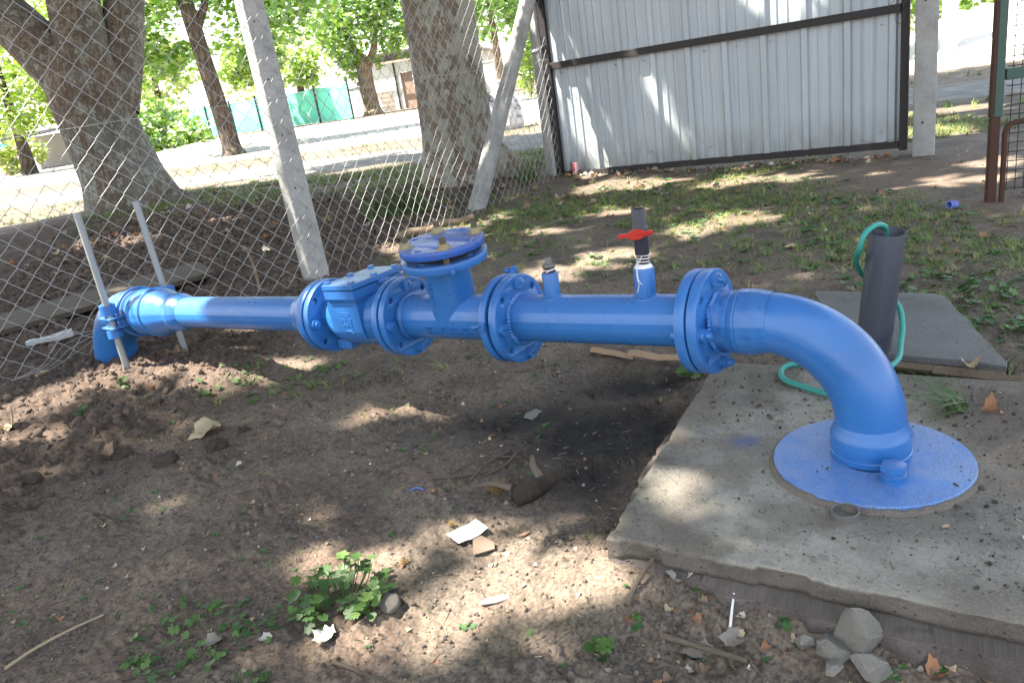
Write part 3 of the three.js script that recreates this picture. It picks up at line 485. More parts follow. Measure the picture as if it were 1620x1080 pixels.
// tapered adaptor, long pipe, reducer and buried bend on the left
{
  blue('adaptor', onAxis(latheX([[-0.105, 0.056], [-0.10, 0.0595], [-0.088, 0.061], [-0.075, 0.0645], [-0.058, 0.072], [-0.042, 0.084], [-0.026, 0.096], [-0.014, 0.1005], [0.0, 0.101], [0.002, 0.09]]), LD - 0.028), pipes, 0.3);
  blue('pipe', onAxis(latheX([[-2.42, 0.0555], [LD - 0.09, 0.0555]]).translate(1.5, 0, 0), -1.5), pipes, 0.25);
  const B0 = -2.69, R = 0.29;
  blue('reducer', onAxis(latheX([[-0.30, 0.082], [-0.255, 0.083], [-0.25, 0.0905], [-0.242, 0.0925], [-0.237, 0.088], [-0.20, 0.0865], [-0.172, 0.0875], [-0.165, 0.094], [-0.155, 0.095], [-0.15, 0.0885], [-0.12, 0.086], [-0.085, 0.078], [-0.05, 0.069], [-0.035, 0.066], [-0.03, 0.0695], [-0.008, 0.070], [-0.003, 0.067], [0.012, 0.0655], [0.02, 0.061], [0.03, 0.0565]]), -2.345), pipes, 0.15);
  const pts = []; for (let k = -3; k <= 26; k++) { const a = clamp(k / 22, 0, 1) * Math.PI / 2, ext = k < 0 ? -k * 0.02 : 0, down = k > 22 ? (k - 22) * 0.03 : 0; pts.push(V(B0 - Math.sin(a) * R + ext, AXIS(B0) - R + Math.cos(a) * R - down + ext * SLOPE, 0)); }
  blue('buried_bend', new THREE.TubeGeometry(new THREE.CatmullRomCurve3(pts), 60, 0.084, 44, false), pipes, 0.2, 0.1);
}
// galvanised support: two rods and the saddle that clamps the left bend
{
  const lx = -2.645, y = AXIS(lx), st = thing('pipe_support', 'two galvanised threaded rods with a blue saddle clamping the left bend', 'pipe support', [0.661, 0, -1.326], -0.6684);
  const mk = (z, x, top, dx, dz) => part('rod', rod(V(x - dx * 0.18, -0.12, z - dz * 0.2), V(x + dx, top, z + dz), 0.0125, 12), M.galv, st);
  mk(0.118, lx - 0.012, 0.665, 0.03, 0.012); mk(-0.118, lx + 0.012, 0.66, 0.0, 0.02);
  const sad = new THREE.TorusGeometry(0.094, 0.0055, 8, 44, Math.PI).rotateY(Math.PI / 2);
  blue('saddle', [onAxis(sad.clone(), lx), onAxis(sad.rotateX(Math.PI), lx)], st);
  for (const s of [1, -1]) {
    const z = 0.118 * s, x = lx - 0.012 * s;
    blue('clamp_block', [hex(0.031, 0.04).rotateY(0.3).translate(x, y + 0.045, z), box(0.085, 0.007, 0.075, 0.002).translate(x, y + 0.012, z - 0.012 * s), box(0.085, 0.007, 0.075, 0.002).translate(x, y - 0.026, z - 0.012 * s), rod(V(x, y - 0.04, z), V(x, y + 0.07, z), 0.019, 14), hex(0.032, 0.028).translate(x, y - 0.05, z)], st, 0.3);
  }
}
// ---------------------------------------------------------------- grey stand pipe, hose, board
{
  const sh = new THREE.Shape(); [[0.93, 1.955], [1.05, 1.848], [1.12, 1.792], [1.19, 1.715], [1.205, 1.735], [1.30, 2.06], [1.362, 2.27], [1.35, 2.31], [1.20, 2.418], [1.06, 2.51], [1.045, 2.49], [0.985, 2.2]].forEach(([x, y], i) => (i ? sh.lineTo(x, y) : sh.moveTo(x, y)));
  const g = new THREE.ExtrudeGeometry(sh, { depth: 0.016, bevelEnabled: true, bevelSize: 0.002, bevelThickness: 0.002, bevelSegments: 1 }).rotateX(-Math.PI / 2).translate(0, 0.044, 0);
  const b = single('cement_board', g, M.board, 'flat grey fibre cement board lying on the ground behind the grey pipe', 'board');
  part('timber_edge', merge([bar(V(0.99, 0.033, -1.885), V(1.19, 0.033, -1.712), 0.020, 0.020, 0.003), bar(V(1.06, 0.036, -1.805), V(1.21, 0.034, -1.675), 0.012, 0.02, 0.003)]), M.wood, b, 'split brown timber under the front edge of the board');
}
{
  const t = thing('grey_standpipe', 'upright dark grey plastic pipe, open on top, behind the bend', 'pipe', [0.968, 0, -1.945]);
  t.rotation.set(0.12, 0, -0.045);
  part('tube', latheY([[-0.1, 0.0405], [0.397, 0.0405], [0.398, 0.041], [0.399, 0.0434], [0.397, 0.0440], [-0.1, 0.0440]], 56), M.greyPipe, t);
  const marks = []; const r = rng(77);
  for (let k = 0; k < 26; k++) { const y = 0.375 - k * 0.0135, a = -0.98; if (k % 6 === 4) continue; const n = 1 + (r() * 3 | 0); for (let q = 0; q < n; q++) marks.push(box(0.0005, 0.0014 + r() * 0.004, 0.005 + r() * 0.003, 0).translate(0.0442, y - q * 0.003, (r() - 0.5) * 0.003).rotateY(Math.PI / 2 + a)); }
  part('printed_marks', merge(marks), M.print, t).userData.kind = 'stuff';
}
single('garden_hose', tube([[1.004, 0.30, -1.945], [1.01, 0.355, -1.94], [1.004, 0.392, -1.938], [0.967, 0.412, -1.913], [0.925, 0.399, -1.892], [0.912, 0.363, -1.893], [0.928, 0.312, -1.945], [0.985, 0.24, -1.99], [1.034, 0.182, -1.93], [1.026, 0.138, -1.89], [0.998, 0.11, -1.845], [0.94, 0.106, -1.75], [0.868, 0.106, -1.689], [0.823, 0.105, -1.646], [0.765, 0.104, -1.60], [0.714, 0.104, -1.619], [0.678, 0.104, -1.677], [0.652, 0.104, -1.736], [0.662, 0.104, -1.79], [0.697, 0.104, -1.824], [0.76, 0.104, -1.80], [0.84, 0.104, -1.74]], 0.0073, 220, 12), M.hose, 'teal green garden hose looping out of the grey pipe over the slab', 'hose');

// ---------------------------------------------------------------- corrugated gate
{
  const L = V(0.665, 0, -6.93), len = 2.718, turn = -Math.atan2(0.56, 0.829), H = 2.0, t = thing('sheet_metal_gate', 'large gate of pale corrugated metal sheets in a black steel frame', 'gate', [L.x, 0, L.z], turn);
  const prof = (u) => { const p = 0.284, q = (((u - 0.045) % p) + p) % p / p; const rib = smooth(0.03, 0.07, q) * smooth(0.25, 0.21, q), m1 = smooth(0.44, 0.465, q) * smooth(0.51, 0.485, q), m2 = smooth(0.70, 0.725, q) * smooth(0.77, 0.745, q); return 0.026 * rib + 0.0075 * (m1 + m2); };
  const sheet = (u0, u1, y0, y1, off) => {
    const n = Math.round((u1 - u0) / 0.0035), m = 14, pos = [], uv = [], idx = [];
    for (let j = 0; j <= m; j++) for (let i = 0; i <= n; i++) { const u = lerp(u0, u1, i / n), y = lerp(y0, y1, j / m), e = 0.003 * (fbm2(u * 1.5, y * 1.0, 2, 161) - 0.5); pos.push(u, y + (j === 0 ? 0.006 * (fbm2(u * 7, 3, 3, 162) - 0.5) : 0), off + prof(u) + e); uv.push(u / 1.2, y / 2.2); }
    for (let j = 0; j < m; j++) for (let i = 0; i < n; i++) { const a = j * (n + 1) + i; idx.push(a, a + 1, a + n + 1, a + 1, a + n + 2, a + n + 1); }
    const g = new THREE.BufferGeometry(); g.setAttribute('position', new THREE.Float32BufferAttribute(pos, 3)); g.setAttribute('uv', new THREE.Float32BufferAttribute(uv, 2)); g.setIndex(idx); g.computeVertexNormals(); return g;
  };
  for (const [a, b, o] of [[0.03, 0.985, 0.004], [0.955, 1.80, 0.0055], [1.775, 2.345, 0.004], [2.33, 2.69, 0.006]]) part('corrugated_sheet', sheet(a, b, 0.055, H - 0.01, o), M.sheet, t);
  part('screw', merge(Array.from({ length: 22 }, (_, k) => new THREE.CylinderGeometry(0.007, 0.008, 0.007, 6).rotateX(Math.PI / 2).translate(0.12 + (k % 11) * 0.245, k < 11 ? 0.87 : 0.16, 0.016))), M.galv, t).userData.kind = 'stuff';
  const fb = (name, a, b, w, d) => part(name, bar(a, b, w, d, 0.003), M.frame, t);
  fb('frame_post', V(0, 0.0, 0.02), V(0, H, 0.02), 0.062, 0.05); fb('frame_post', V(len, 0.03, 0.02), V(len, H, 0.02), 0.052, 0.05);
  fb('frame_rail', V(0.032, 0.03, 0.03), V(len - 0.027, 0.07, 0.03), 0.045, 0.05); fb('frame_rail', V(0.032, 0.935, 0.045), V(len - 0.027, 0.958, 0.045), 0.052, 0.052); fb('frame_rail', V(0.032, H, 0.02), V(len - 0.027, H, 0.02), 0.04, 0.045);
  for (const g of [tube([[len - 0.1, 0.97, 0.07], [len - 0.05, 1.02, 0.08], [len, 0.99, 0.06], [len - 0.06, 0.90, 0.075], [len - 0.03, 0.86, 0.06], [len + 0.02, 0.95, 0.06]], 0.0018, 40, 5), tube([[len - 0.28, 0.125, 0.045], [len - 0.16, 0.095, 0.05], [len - 0.02, 0.115, 0.05]], 0.0016, 20, 5)]) part('tie_wire', g, M.twig, t);
  part('hinge', merge([rod(V(-0.03, 0.20, 0.02), V(-0.03, 0.29, 0.02), 0.014), box(0.05, 0.03, 0.02).translate(-0.05, 0.245, 0.02)]), M.rust, t);
}
{
  const c = thing('drink_can', 'faded red and pink drink can standing at the gate corner', 'can', [0.775, 0.012, -6.80], 0.4);
  part('can_body', latheY([[0, 0.024], [0.004, 0.028], [0.012, 0.033], [0.105, 0.033], [0.118, 0.027], [0.1195, 0.0275]], 28), std([1, 1, 1], { roughness: 0.45, metalness: 0.2, map: colorTex(256, (u, v) => { const n = fbm2(u * 7, v * 6, 4, 171); return n > 0.56 ? [0.55, 0.40, 0.38] : n > 0.46 ? [0.42, 0.06, 0.07] : [0.22, 0.06, 0.09]; }) }), c);
  part('can_lid', latheY([[0.1195, 0.0275], [0.117, 0.026], [0.1165, 0.0001]], 28), M.galv, c);
}
// ---------------------------------------------------------------- concrete posts and chain link fence
function concretePost(w, h, seed, taper = 0.9) {
  const g = new RoundedBoxGeometry(w, h, w, 6, 0.011), p = g.attributes.position;
  for (let i = 0; i < p.count; i++) { const y = p.getY(i) + h / 2, k = lerp(1, taper, y / h), n = 0.006 * (fbm3(p.getX(i) * 6 + seed, y * 4, p.getZ(i) * 6, 3, seed) - 0.5); p.setXYZ(i, p.getX(i) * k + n, y - 0.25, p.getZ(i) * k - n); }
  const q = g.toNonIndexed(), P = q.attributes.position, U = q.attributes.uv; q.computeVertexNormals(); const N = q.attributes.normal;
  for (let i = 0; i < P.count; i++) U.setXY(i, (Math.abs(N.getX(i)) > 0.6 ? P.getZ(i) : P.getX(i)) + seed * 0.37, P.getY(i));
  return toCreasedNormals(q, 0.7);
}
const FENCE = { corner: V(-1.03, 0, -4.10), left: V(-3.0, 0, -2.26), right: V(0.60, 0, -6.86) };
const fence = thing('chain_link_fence', 'galvanised chain link fence on grey concrete posts, bending at the middle post', 'fence');
{
  const turn = 0.62, p1 = part('concrete_post', concretePost(0.118, 2.6, 3), M.post, fence, 'leaning concrete post in the middle of the fence'); p1.position.set(-1.005, 0, -4.16); p1.rotation.set(0.0, turn, 0.012);
  const p2 = part('concrete_post', concretePost(0.125, 2.6, 8), M.post, fence, 'concrete post beside the gate'); p2.position.set(0.615, 0, -6.98); p2.rotation.y = 0.42;
  for (let k = 0; k < 7; k++) part('bolt_hole', rod(V(-0.02, 0.25 + k * 0.27, 0.0), V(-0.02, 0.25 + k * 0.27, 0.0592 - k * 0.0008), 0.0045, 8), M.dark, p1);
  const bl = 2.4, br = part('brace_post', concretePost(0.105, bl, 12, 0.97), M.post, fence, 'slanting concrete brace leaning against the gate post');
  const a = V(-0.145, -0.06, -5.70), b = V(0.60, 1.58, -6.88), d = b.clone().sub(a).normalize();
  br.position.copy(a); br.quaternion.setFromUnitVectors(V(0, 1, 0), d).multiply(new THREE.Quaternion().setFromAxisAngle(V(0, 1, 0), 0.5));
  for (const g of [tube([[0.52, 1.06, -6.80], [0.58, 1.08, -6.84], [0.66, 1.12, -6.90]], 0.004, 14, 6), tube([[0.52, 0.95, -6.9], [0.60, 1.0, -6.88], [0.68, 0.9, -6.9], [0.62, 0.82, -6.88], [0.55, 0.86, -6.88]], 0.002, 24, 5), new THREE.SphereGeometry(0.022, 10, 8).scale(1.5, 1, 1).translate(0.56, 1.065, -6.83)]) part('tie_wire', g, M.galv, fence);
  // woven wire
  const P = 0.1, H = 1.95, pos = [], nor = [], idx = [], S = 5, R = 0.0015;
  const run = (A, B, out, seed, botA, botB) => {
    const len = A.distanceTo(B), dir = B.clone().sub(A).normalize(), cols = Math.floor(len / (P / 2)), rows = Math.round(H / (P / 2));
    const at = (u, y, o) => {
      const e = 1 - Math.exp(-Math.min(u, len - u) * 4), sag = 0.05 * e * (fbm2(u * 1.4, y * 1.5, 3, seed) - 0.5), t = u / len, y0 = lerp(botA, botB, t) + 0.03 * (fbm2(u * 2.2, 1, 2, seed + 3) - 0.5), sh = 0.02 * e * (fbm2(u * 1.1, y * 1.3 + 9, 2, seed + 5) - 0.5);
      return V(A.x + dir.x * (u + sh) + out.x * (o + sag), y0 + y + 0.014 * (fbm2(u * 3, y * 2, 2, seed + 9) - 0.5) + landY(A.x + dir.x * u, A.z + dir.z * u) * Math.max(0, 1 - y), A.z + dir.z * (u + sh) + out.z * (o + sag));
    };
    for (let c = 0; c < cols; c++) {
      const pts = [];
      for (let j = 0; j <= rows; j++) { const rt = (j + c) % 2, u = (c + rt) * P / 2 + 0.0012 * (rt ? 1 : -1), y = j * P / 2; pts.push(at(u, y - 0.0016, rt ? 0.0024 : -0.0024), at(u, y + 0.0016, rt ? -0.0024 : 0.0024)); }
      const start = pos.length / 3;
      pts.forEach((p, i) => {
        const T = pts[Math.min(i + 1, pts.length - 1)].clone().sub(pts[Math.max(0, i - 1)]).normalize(), n1 = out.clone().sub(T.clone().multiplyScalar(out.dot(T))).normalize(), n2 = T.clone().cross(n1);
        for (let k = 0; k < S; k++) { const a2 = k / S * 6.2832, nx = n1.x * Math.cos(a2) + n2.x * Math.sin(a2), ny = n1.y * Math.cos(a2) + n2.y * Math.sin(a2), nz = n1.z * Math.cos(a2) + n2.z * Math.sin(a2); pos.push(p.x + nx * R, p.y + ny * R, p.z + nz * R); nor.push(nx, ny, nz); }
        if (i) { const b0 = start + (i - 1) * S, b1 = b0 + S; for (let k = 0; k < S; k++) { const q = (k + 1) % S; idx.push(b0 + k, b0 + q, b1 + k, b0 + q, b1 + q, b1 + k); } }
      });
    }
    return at;
  };
  const outL = V(0.68, 0, 0.73), outR = V(0.86, 0, 0.51);
  const atL = run(FENCE.corner.clone().addScaledVector(outL, 0.035), FENCE.left.clone().addScaledVector(outL, 0.035), outL, 181, -0.05, -0.05);
  const atR = run(FENCE.corner.clone().addScaledVector(outR, 0.055), FENCE.right.clone().addScaledVector(outR, 0.055), outR, 191, -0.05, -0.02);
  const g = new THREE.BufferGeometry(); g.setAttribute('position', new THREE.Float32BufferAttribute(pos, 3)); g.setAttribute('normal', new THREE.Float32BufferAttribute(nor, 3)); g.setIndex(idx);
  const mesh = part('wire_mesh', g, M.wire, fence); mesh.userData.kind = 'stuff';
  const strand = (at, len, y, r) => { const q = []; for (let k = 0; k <= 24; k++) { const p = at(len * k / 24, y, 0.005); q.push([p.x, p.y - 0.012 * Math.sin(Math.PI * k / 24), p.z]); } return tube(q, r, 60, 5); };
  const lenL = FENCE.corner.distanceTo(FENCE.left), lenR = FENCE.corner.distanceTo(FENCE.right);
  for (const y of [1.02, 1.9]) part('tension_wire', merge([strand(atL, lenL, y, 0.0013), strand(atR, lenR, y, 0.0013)]), M.wire, fence);
  [0, 1, 2, 3].forEach((k) => part('loose_wire', tube([[-1.76 + k * 0.01, 0.11, -3.37], [-1.86 - k * 0.02, 0.06 + 0.02 * k, -3.24], [-1.93, 0.03 + 0.012 * k, -3.13 + k * 0.02], [-2.0 - k * 0.02, 0.03, -3.08 + k * 0.03]], 0.0012, 24, 5), M.wire, fence));
}
{
  const p = single('concrete_gate_post', concretePost(0.136, 2.7, 21, 0.97), M.post, 'square concrete post with two small holes right of the metal gate', 'post', [2.975, 0, -5.26], -0.50);
  for (const y of [0.22, 0.98, 1.4]) part('bolt_hole', rod(V(-0.012, y, 0.0), V(-0.012, y, 0.0695), 0.008, 10), M.dark, p);
}
// rusty green gate at the right edge
{
  const LOWER = 0.40, t = thing('mesh_gate', 'rusty green steel gate frame with black wire grid at the right edge', 'gate', [2.40, 0, -3.63], -0.30);
  const st = part('stile', merge([bar(V(-0.012, -0.02, 0), V(-0.012, LOWER, 0), 0.038, 0.05, 0.004), bar(V(-0.028, LOWER, 0), V(-0.028, 1.7, 0), 0.012, 0.05, 0.002)]), M.rust, t, 'rusty brown lower stile of the gate');
  part('stile_face', bar(V(-0.004, LOWER, 0.002), V(-0.004, 1.7, 0.002), 0.036, 0.048, 0.004), M.greenPaint, t, 'green painted upper stile of the gate');
  part('gate_rail', bar(V(0.022, 0.585, 0), V(1.1, 0.60, 0), 0.05, 0.04, 0.004), M.greenPaint, t);
  part('bent_tube', tube([[0.033, -0.02, 0.012], [0.033, 0.25, 0.012], [0.034, 0.335, 0.012], [0.05, 0.36, 0.012], [0.09, 0.37, 0.012], [0.5, 0.375, 0.012], [1.1, 0.38, 0.012]], 0.0125, 60, 12), M.rust, t);
  const w = []; for (let k = 0; k < 26; k++) w.push(rod(V(0.055 + k * 0.036, 0.05, -0.006), V(0.055 + k * 0.036, 1.6, -0.006), 0.0022, 5)); for (let k = 0; k < 36; k++) w.push(rod(V(0.03, 0.06 + k * 0.043, -0.002), V(1.0, 0.06 + k * 0.043, -0.002), 0.0022, 5));
  const m = part('wire_grid', merge(w), M.frame, t); m.userData.kind = 'stuff';
}
// ---------------------------------------------------------------- things lying about
const onLand = (x, z, d = 0) => [x, landY(x, z) + d, z];
{
  const c = single('ribbed_coupling', merge([latheY([[0, 0.0001], [0, 0.026], [0.004, 0.028], [0.055, 0.0265], [0.058, 0.025], [0.058, 0.021], [0.006, 0.021]], 28), ...Array.from({ length: 7 }, (_, k) => new THREE.TorusGeometry(0.0275, 0.0014, 5, 28).rotateX(Math.PI / 2).translate(0, 0.009 + k * 0.0068, 0))]).rotateZ(1.45), std([0.16, 0.20, 0.52], { roughness: 0.45 }), 'small ribbed lilac blue plastic coupling in the grass on the right', 'pipe coupling', onLand(2.20, -3.60, 0.02), 0.2);
  c.rotation.y = 0.3; c.scale.setScalar(0.72);
  const s = single('plastic_ring', latheY([[0, 0.0215], [0.021, 0.0215], [0.022, 0.0222], [0.021, 0.0232], [0, 0.0232]], 30), new THREE.MeshPhysicalMaterial({ color: rgb(0.22, 0.205, 0.20), roughness: 0.35, transmission: 0.4, thickness: 0, side: THREE.DoubleSide }), 'short clear plastic tube stub beside the round base plate', 'tube stub', [0.532, 0.088, -1.152]);
  s.rotation.z = 0.06;
}
function rockGeo(seed, flat = 1, det = 3, rough = 0.35) {
  const g = mergeVertices(new THREE.IcosahedronGeometry(1, det).deleteAttribute('normal').deleteAttribute('uv')), p = g.attributes.position;
  for (let i = 0; i < p.count; i++) { const x = p.getX(i), y = p.getY(i), z = p.getZ(i); let k = 1 + rough * (fbm3(x * 1.4 + seed * 7, y * 1.4, z * 1.4, 3, seed) - 0.5) * 2.2 + rough * 0.5 * (fbm3(x * 4.5 + seed * 3, y * 4.5, z * 4.5, 3, seed + 4) - 0.5); k = Math.min(k, 1.08 + 0.2 * vn3(x * 0.8, y * 0.8 + seed, z * 0.8, seed)); p.setXYZ(i, x * k, y * k * flat, z * k); }
  g.computeVertexNormals(); const uv = []; for (let i = 0; i < p.count; i++) uv.push(p.getX(i), p.getZ(i)); g.setAttribute('uv', new THREE.Float32BufferAttribute(uv, 2)); return g;
}
{
  const cement = std([0.30, 0.27, 0.225], { roughness: 0.95, bumpMap: rep(fineBump, 3), bumpScale: 0.004 });
  const chunk = (pts, seed) => { const r = rng(seed), g = new ConvexGeometry(pts.map(([x, y, z]) => V(x + 0.004 * (r() - 0.5), y + 0.004 * (r() - 0.5), z + 0.004 * (r() - 0.5)))), p = g.attributes.position, uv = []; for (let i = 0; i < p.count; i++) uv.push(p.getX(i) * 12, (p.getZ(i) + p.getY(i)) * 12); g.setAttribute('uv', new THREE.Float32BufferAttribute(uv, 2)); return toCreasedNormals(g, 0.3); };
  const lump = (n, sx, sy, sz, seed) => { const r = rng(seed), l = []; for (let k = 0; k < n; k++) { const a = r() * 6.28, u = r() * 2 - 1, q = Math.sqrt(1 - u * u), d = 0.8 + 0.25 * r(); l.push([Math.cos(a) * q * sx * d, u * sy * d, Math.sin(a) * q * sz * d]); } return chunk(l, seed); };
  const rb = single('cement_rubble', merge([lump(26, 0.04, 0.05, 0.03, 41).rotateX(-0.45).rotateZ(-0.25), lump(20, 0.03, 0.022, 0.03, 42).translate(-0.03, -0.012, 0.022), lump(20, 0.034, 0.02, 0.026, 43).translate(0.018, -0.02, 0.036)]), cement, 'jagged lump of grey cement leaning on the front of the slab', 'rubble', onLand(0.447, -0.93, 0.018), -0.5);
  part('fragment', lump(18, 0.016, 0.014, 0.014, 44).translate(-0.075, -0.012, 0.02), cement, rb); part('fragment', lump(18, 0.014, 0.01, 0.018, 45).translate(-0.03, -0.012, 0.062), cement, rb);
  single('cement_fragment', chunk([[-0.028, 0, -0.01], [0.02, 0, -0.018], [0.034, 0, 0.006], [-0.02, 0, 0.02], [-0.02, 0.012, -0.006], [0.016, 0.014, -0.01], [0.024, 0.008, 0.004], [-0.014, 0.01, 0.012]], 9), cement, 'flat chip of pale cement on the dirt under the middle pipe', 'rubble', onLand(0.03, -2.03, 0), 0.5);
  single('loose_stone', rockGeo(5, 0.7).scale(0.021, 0.02, 0.024), cement, 'pale stone at the right foot of the leafy weed', 'stone', onLand(-0.30, -1.222, 0.012), 0.4);
}
// planks and slabs on the tilled soil behind the fence
{
  single('old_plank', box(1.5, 0.03, 0.5, 0.006), std([0.5, 0.56, 0.64], { map: rep(woodMap, 1), roughness: 0.95, bumpMap: rep(fineBump, 2), bumpScale: 0.004 }), 'weathered grey board lying on dug soil behind the fence', 'board', onLand(-2.42, -4.30, 0.018), 0.52).rotation.z = 0.035;
  const b = single('plastic_scrap', (() => { const g = new THREE.PlaneGeometry(0.2, 0.10, 20, 10).rotateX(-Math.PI / 2), p = g.attributes.position; for (let i = 0; i < p.count; i++) p.setY(i, 0.035 * fbm2(p.getX(i) * 14, p.getZ(i) * 18, 3, 201) + 0.03 * Math.cos(p.getZ(i) * 22)); g.computeVertexNormals(); return g; })(), std([0.40, 0.385, 0.375], { roughness: 0.4, side: THREE.DoubleSide }), 'crumpled whitish plastic scrap behind the fence by the buried bend', 'plastic scrap', onLand(-2.17, -3.58, 0.0), 0.55);
}
// ---------------------------------------------------------------- leaves and trees
function leafGeo(bend = 0.25) {                                       // a small folded leaf, 1 long
  const g = new THREE.BufferGeometry(), p = [0, 0, 0, 0.34, 0.10, 0.42, 0, -0.02, 0.5, -0.34, 0.10, 0.42, 0, -bend, 1.0, 0.22, 0, 0.12, -0.22, 0, 0.12];
  g.setAttribute('position', new THREE.Float32BufferAttribute(p, 3)); g.setIndex([0, 5, 2, 5, 1, 2, 1, 4, 2, 0, 2, 6, 6, 2, 3, 3, 2, 4]); g.computeVertexNormals();
  g.setAttribute('uv', new THREE.Float32BufferAttribute(new Float32Array(14), 2)); return g;
}
const LEAF = leafGeo();
// openings in the crowns through which the sun reaches the yard: [x, y, z, radius] on the line of the light
const GAPS = [
  [-0.07, 0, -1.20, 0.15], [0.03, 0, -1.17, 0.10], [-0.19, 0, -1.23, 0.09], [-0.44, 0, -2.14, 0.0], [-0.36, 0, -2.16, 0.0],
  [-1.66, 0.05, -2.76, 0.13], [-1.42, 0.05, -2.84, 0.13], [-1.78, 0, -2.5, 0.12], [-1.16, 0.03, -2.74, 0.11], [-0.95, 0, -2.66, 0.10], [-0.78, 0, -2.72, 0.07],
  [-1.36, 0.29, -2.90, 0.10], [-1.52, 0.26, -3.02, 0.06], [-1.0, 0.30, -2.66, 0.06],
  [0.24, 0, -3.6, 0.13], [0.45, 0, -3.66, 0.12], [0.66, 0, -3.72, 0.10], [1.12, 0, -3.98, 0.12], [1.34, 0, -4.05, 0.11], [0.86, 0, -6.03, 0.2], [1.2, 0, -5.8, 0.17], [2.0, 0, -5.15, 0.14], [1.72, 0, -5.35, 0.13], [0.35, 0, -4.6, 0.11], [0.8, 0, -4.9, 0.10],
  [0.89, 0.42, -6.78, 0.045], [1.06, 0.22, -6.66, 0.07], [1.50, 0.60, -6.36, 0.085], [1.54, 0.47, -6.34, 0.07], [2.13, 0.75, -5.94, 0.06], [2.03, 0.82, -6.0, 0.045], [1.95, 1.10, -6.06, 0.08], [1.30, 0.74, -6.5, 0.04], [1.66, 0.26, -6.26, 0.04],
  [0.24, 0.095, -1.40, -0.03],
  [-2.94, 0.05, -6.5, 0.16], [-3.4, 0.05, -6.6, 0.12], [-2.3, 0.05, -6.9, 0.12], [-0.44, 0, -5.2, 0.13], [-0.2, 0, -5.0, 0.1], [0.33, 1.05, -6.6, 0.2], [0.5, 1.35, -6.8, 0.2], [-0.8, 0.5, -4.5, 0.12], [-0.6, 0.6, -4.85, 0.14], [-0.42, 0.7, -5.2, 0.12], [-0.9, 0.85, -4.3, 0.1], [-1.6, 0.8, -3.62, 0.06], [-1.85, 1.0, -3.4, 0.08], [-2.0, 1.4, -3.3, 0.1], [-0.3, 0.6, -5.4, 0.1], [0.05, 0.35, -6.0, 0.07], [-1.08, 0.15, -4.1, 0.03], [-1.08, 0.35, -4.1, 0.06], [-1.08, 0.55, -4.1, 0.06], [-1.09, 0.9, -4.12, 0.07], [-1.1, 1.25, -4.1, 0.1], [-1.1, 1.5, -4.1, 0.1], [-0.7, 0.02, -4.8, 0.09],
  [2.6, 0, -4.2, 0.14], [3.1, 0, -4.6, 0.16], [3.3, 0, -6.2, 0.5], [4.2, 0, -7.3, 0.6], [2.6, 0.0, -3.3, 0.1], [0.0, 0, -9.8, 0.4], [-1.6, 0, -10.6, 0.5], [-3.2, 0, -11.6, 0.6], [1.3, 0, -10.2, 0.4], [-0.6, 0, -12.6, 0.5], [-2.4, 0, -13.6, 0.5], [-5.0, 0, -13, 0.7], [-6.5, 0, -11.0, 0.8], [1.2, 0, -13.2, 0.5], [-4.5, 0.1, -10.6, 0.5],
  [0.09, 0.39, -1.77, -0.03], [-1.18, 0.3, -2.76, 0.05],
  // half open places: a fifth number is the share of leaves that are missing
  [-0.46, 0, -2.12, 0.1, 0.7], [-0.28, 0, -2.18, 0.08, 0.66], [-0.75, 0, -1.72, 0.14, 0.55], [-0.95, 0, -1.55, 0.12, 0.5], [-0.5, 0, -1.6, 0.1, 0.5], [-1.25, 0, -2.3, 0.16, 0.72], [-1.5, 0, -2.2, 0.14, 0.68], [-0.25, 0, -1.42, 0.14, 0.7], [0.16, 0, -1.28, 0.1, 0.8], [-0.45, 0, -1.2, 0.12, 0.6],
  [0.33, 0.095, -1.52, 0.09, 0.75], [0.3, 0.095, -1.3, 0.1, 0.6], [0.55, 0.095, -1.05, 0.12, 0.5], [0.95, 0.095, -1.25, 0.16, 0.55],
  [0.3, 0, -3.6, 0.24, 0.8], [0.65, 0, -3.7, 0.2, 0.8], [0.5, 0, -4.5, 0.3, 0.72], [1.0, 0, -4.9, 0.3, 0.72], [1.25, 0, -4.0, 0.26, 0.8], [1.7, 0, -4.2, 0.25, 0.7], [1.0, 0, -5.9, 0.35, 0.8], [1.7, 0, -5.4, 0.3, 0.8], [2.2, 0, -5.0, 0.25, 0.75], [2.2, 0, -3.9, 0.3, 0.65], [1.7, 0, -3.0, 0.25, 0.65], [1.0, 0, -3.0, 0.2, 0.6], [2.6, 0, -4.6, 0.25, 0.7],
  [0.7, 0, -4.3, 0.7, 0.72], [1.6, 0, -4.5, 0.6, 0.7], [1.3, 0, -5.6, 0.7, 0.74], [2.3, 0, -5.2, 0.5, 0.72], [1.9, 0, -3.3, 0.6, 0.66], [2.6, 0, -4.0, 0.6, 0.68],
  [-2.2, 0.05, -4.6, 0.3, 0.6], [-1.7, 0.05, -5.2, 0.3, 0.65], [-2.6, 0.05, -5.8, 0.4, 0.65], [-0.5, 0, -6.2, 0.4, 0.65],
].map(([x, y, z, r, q]) => [x, y, z, r + 0.09, q || 1]);
function inGap(x, y, z, pick) {
  for (const [a, b, c, r, q] of GAPS) { const dx = x - a, dy = y - b, dz = z - c, t = dx * SUN.x + dy * SUN.y + dz * SUN.z; if (t > 0 && dx * dx + dy * dy + dz * dz - t * t < r * r && pick < q) return true; }
  return false;
}
const mat4 = (() => { const o = new THREE.Object3D(); return (x, y, z, rx, ry, rz, s, sy = s, sz = s) => { o.position.set(x, y, z); o.rotation.set(rx, ry, rz); o.scale.set(s, sy, sz); o.updateMatrix(); return o.matrix.clone(); }; })();
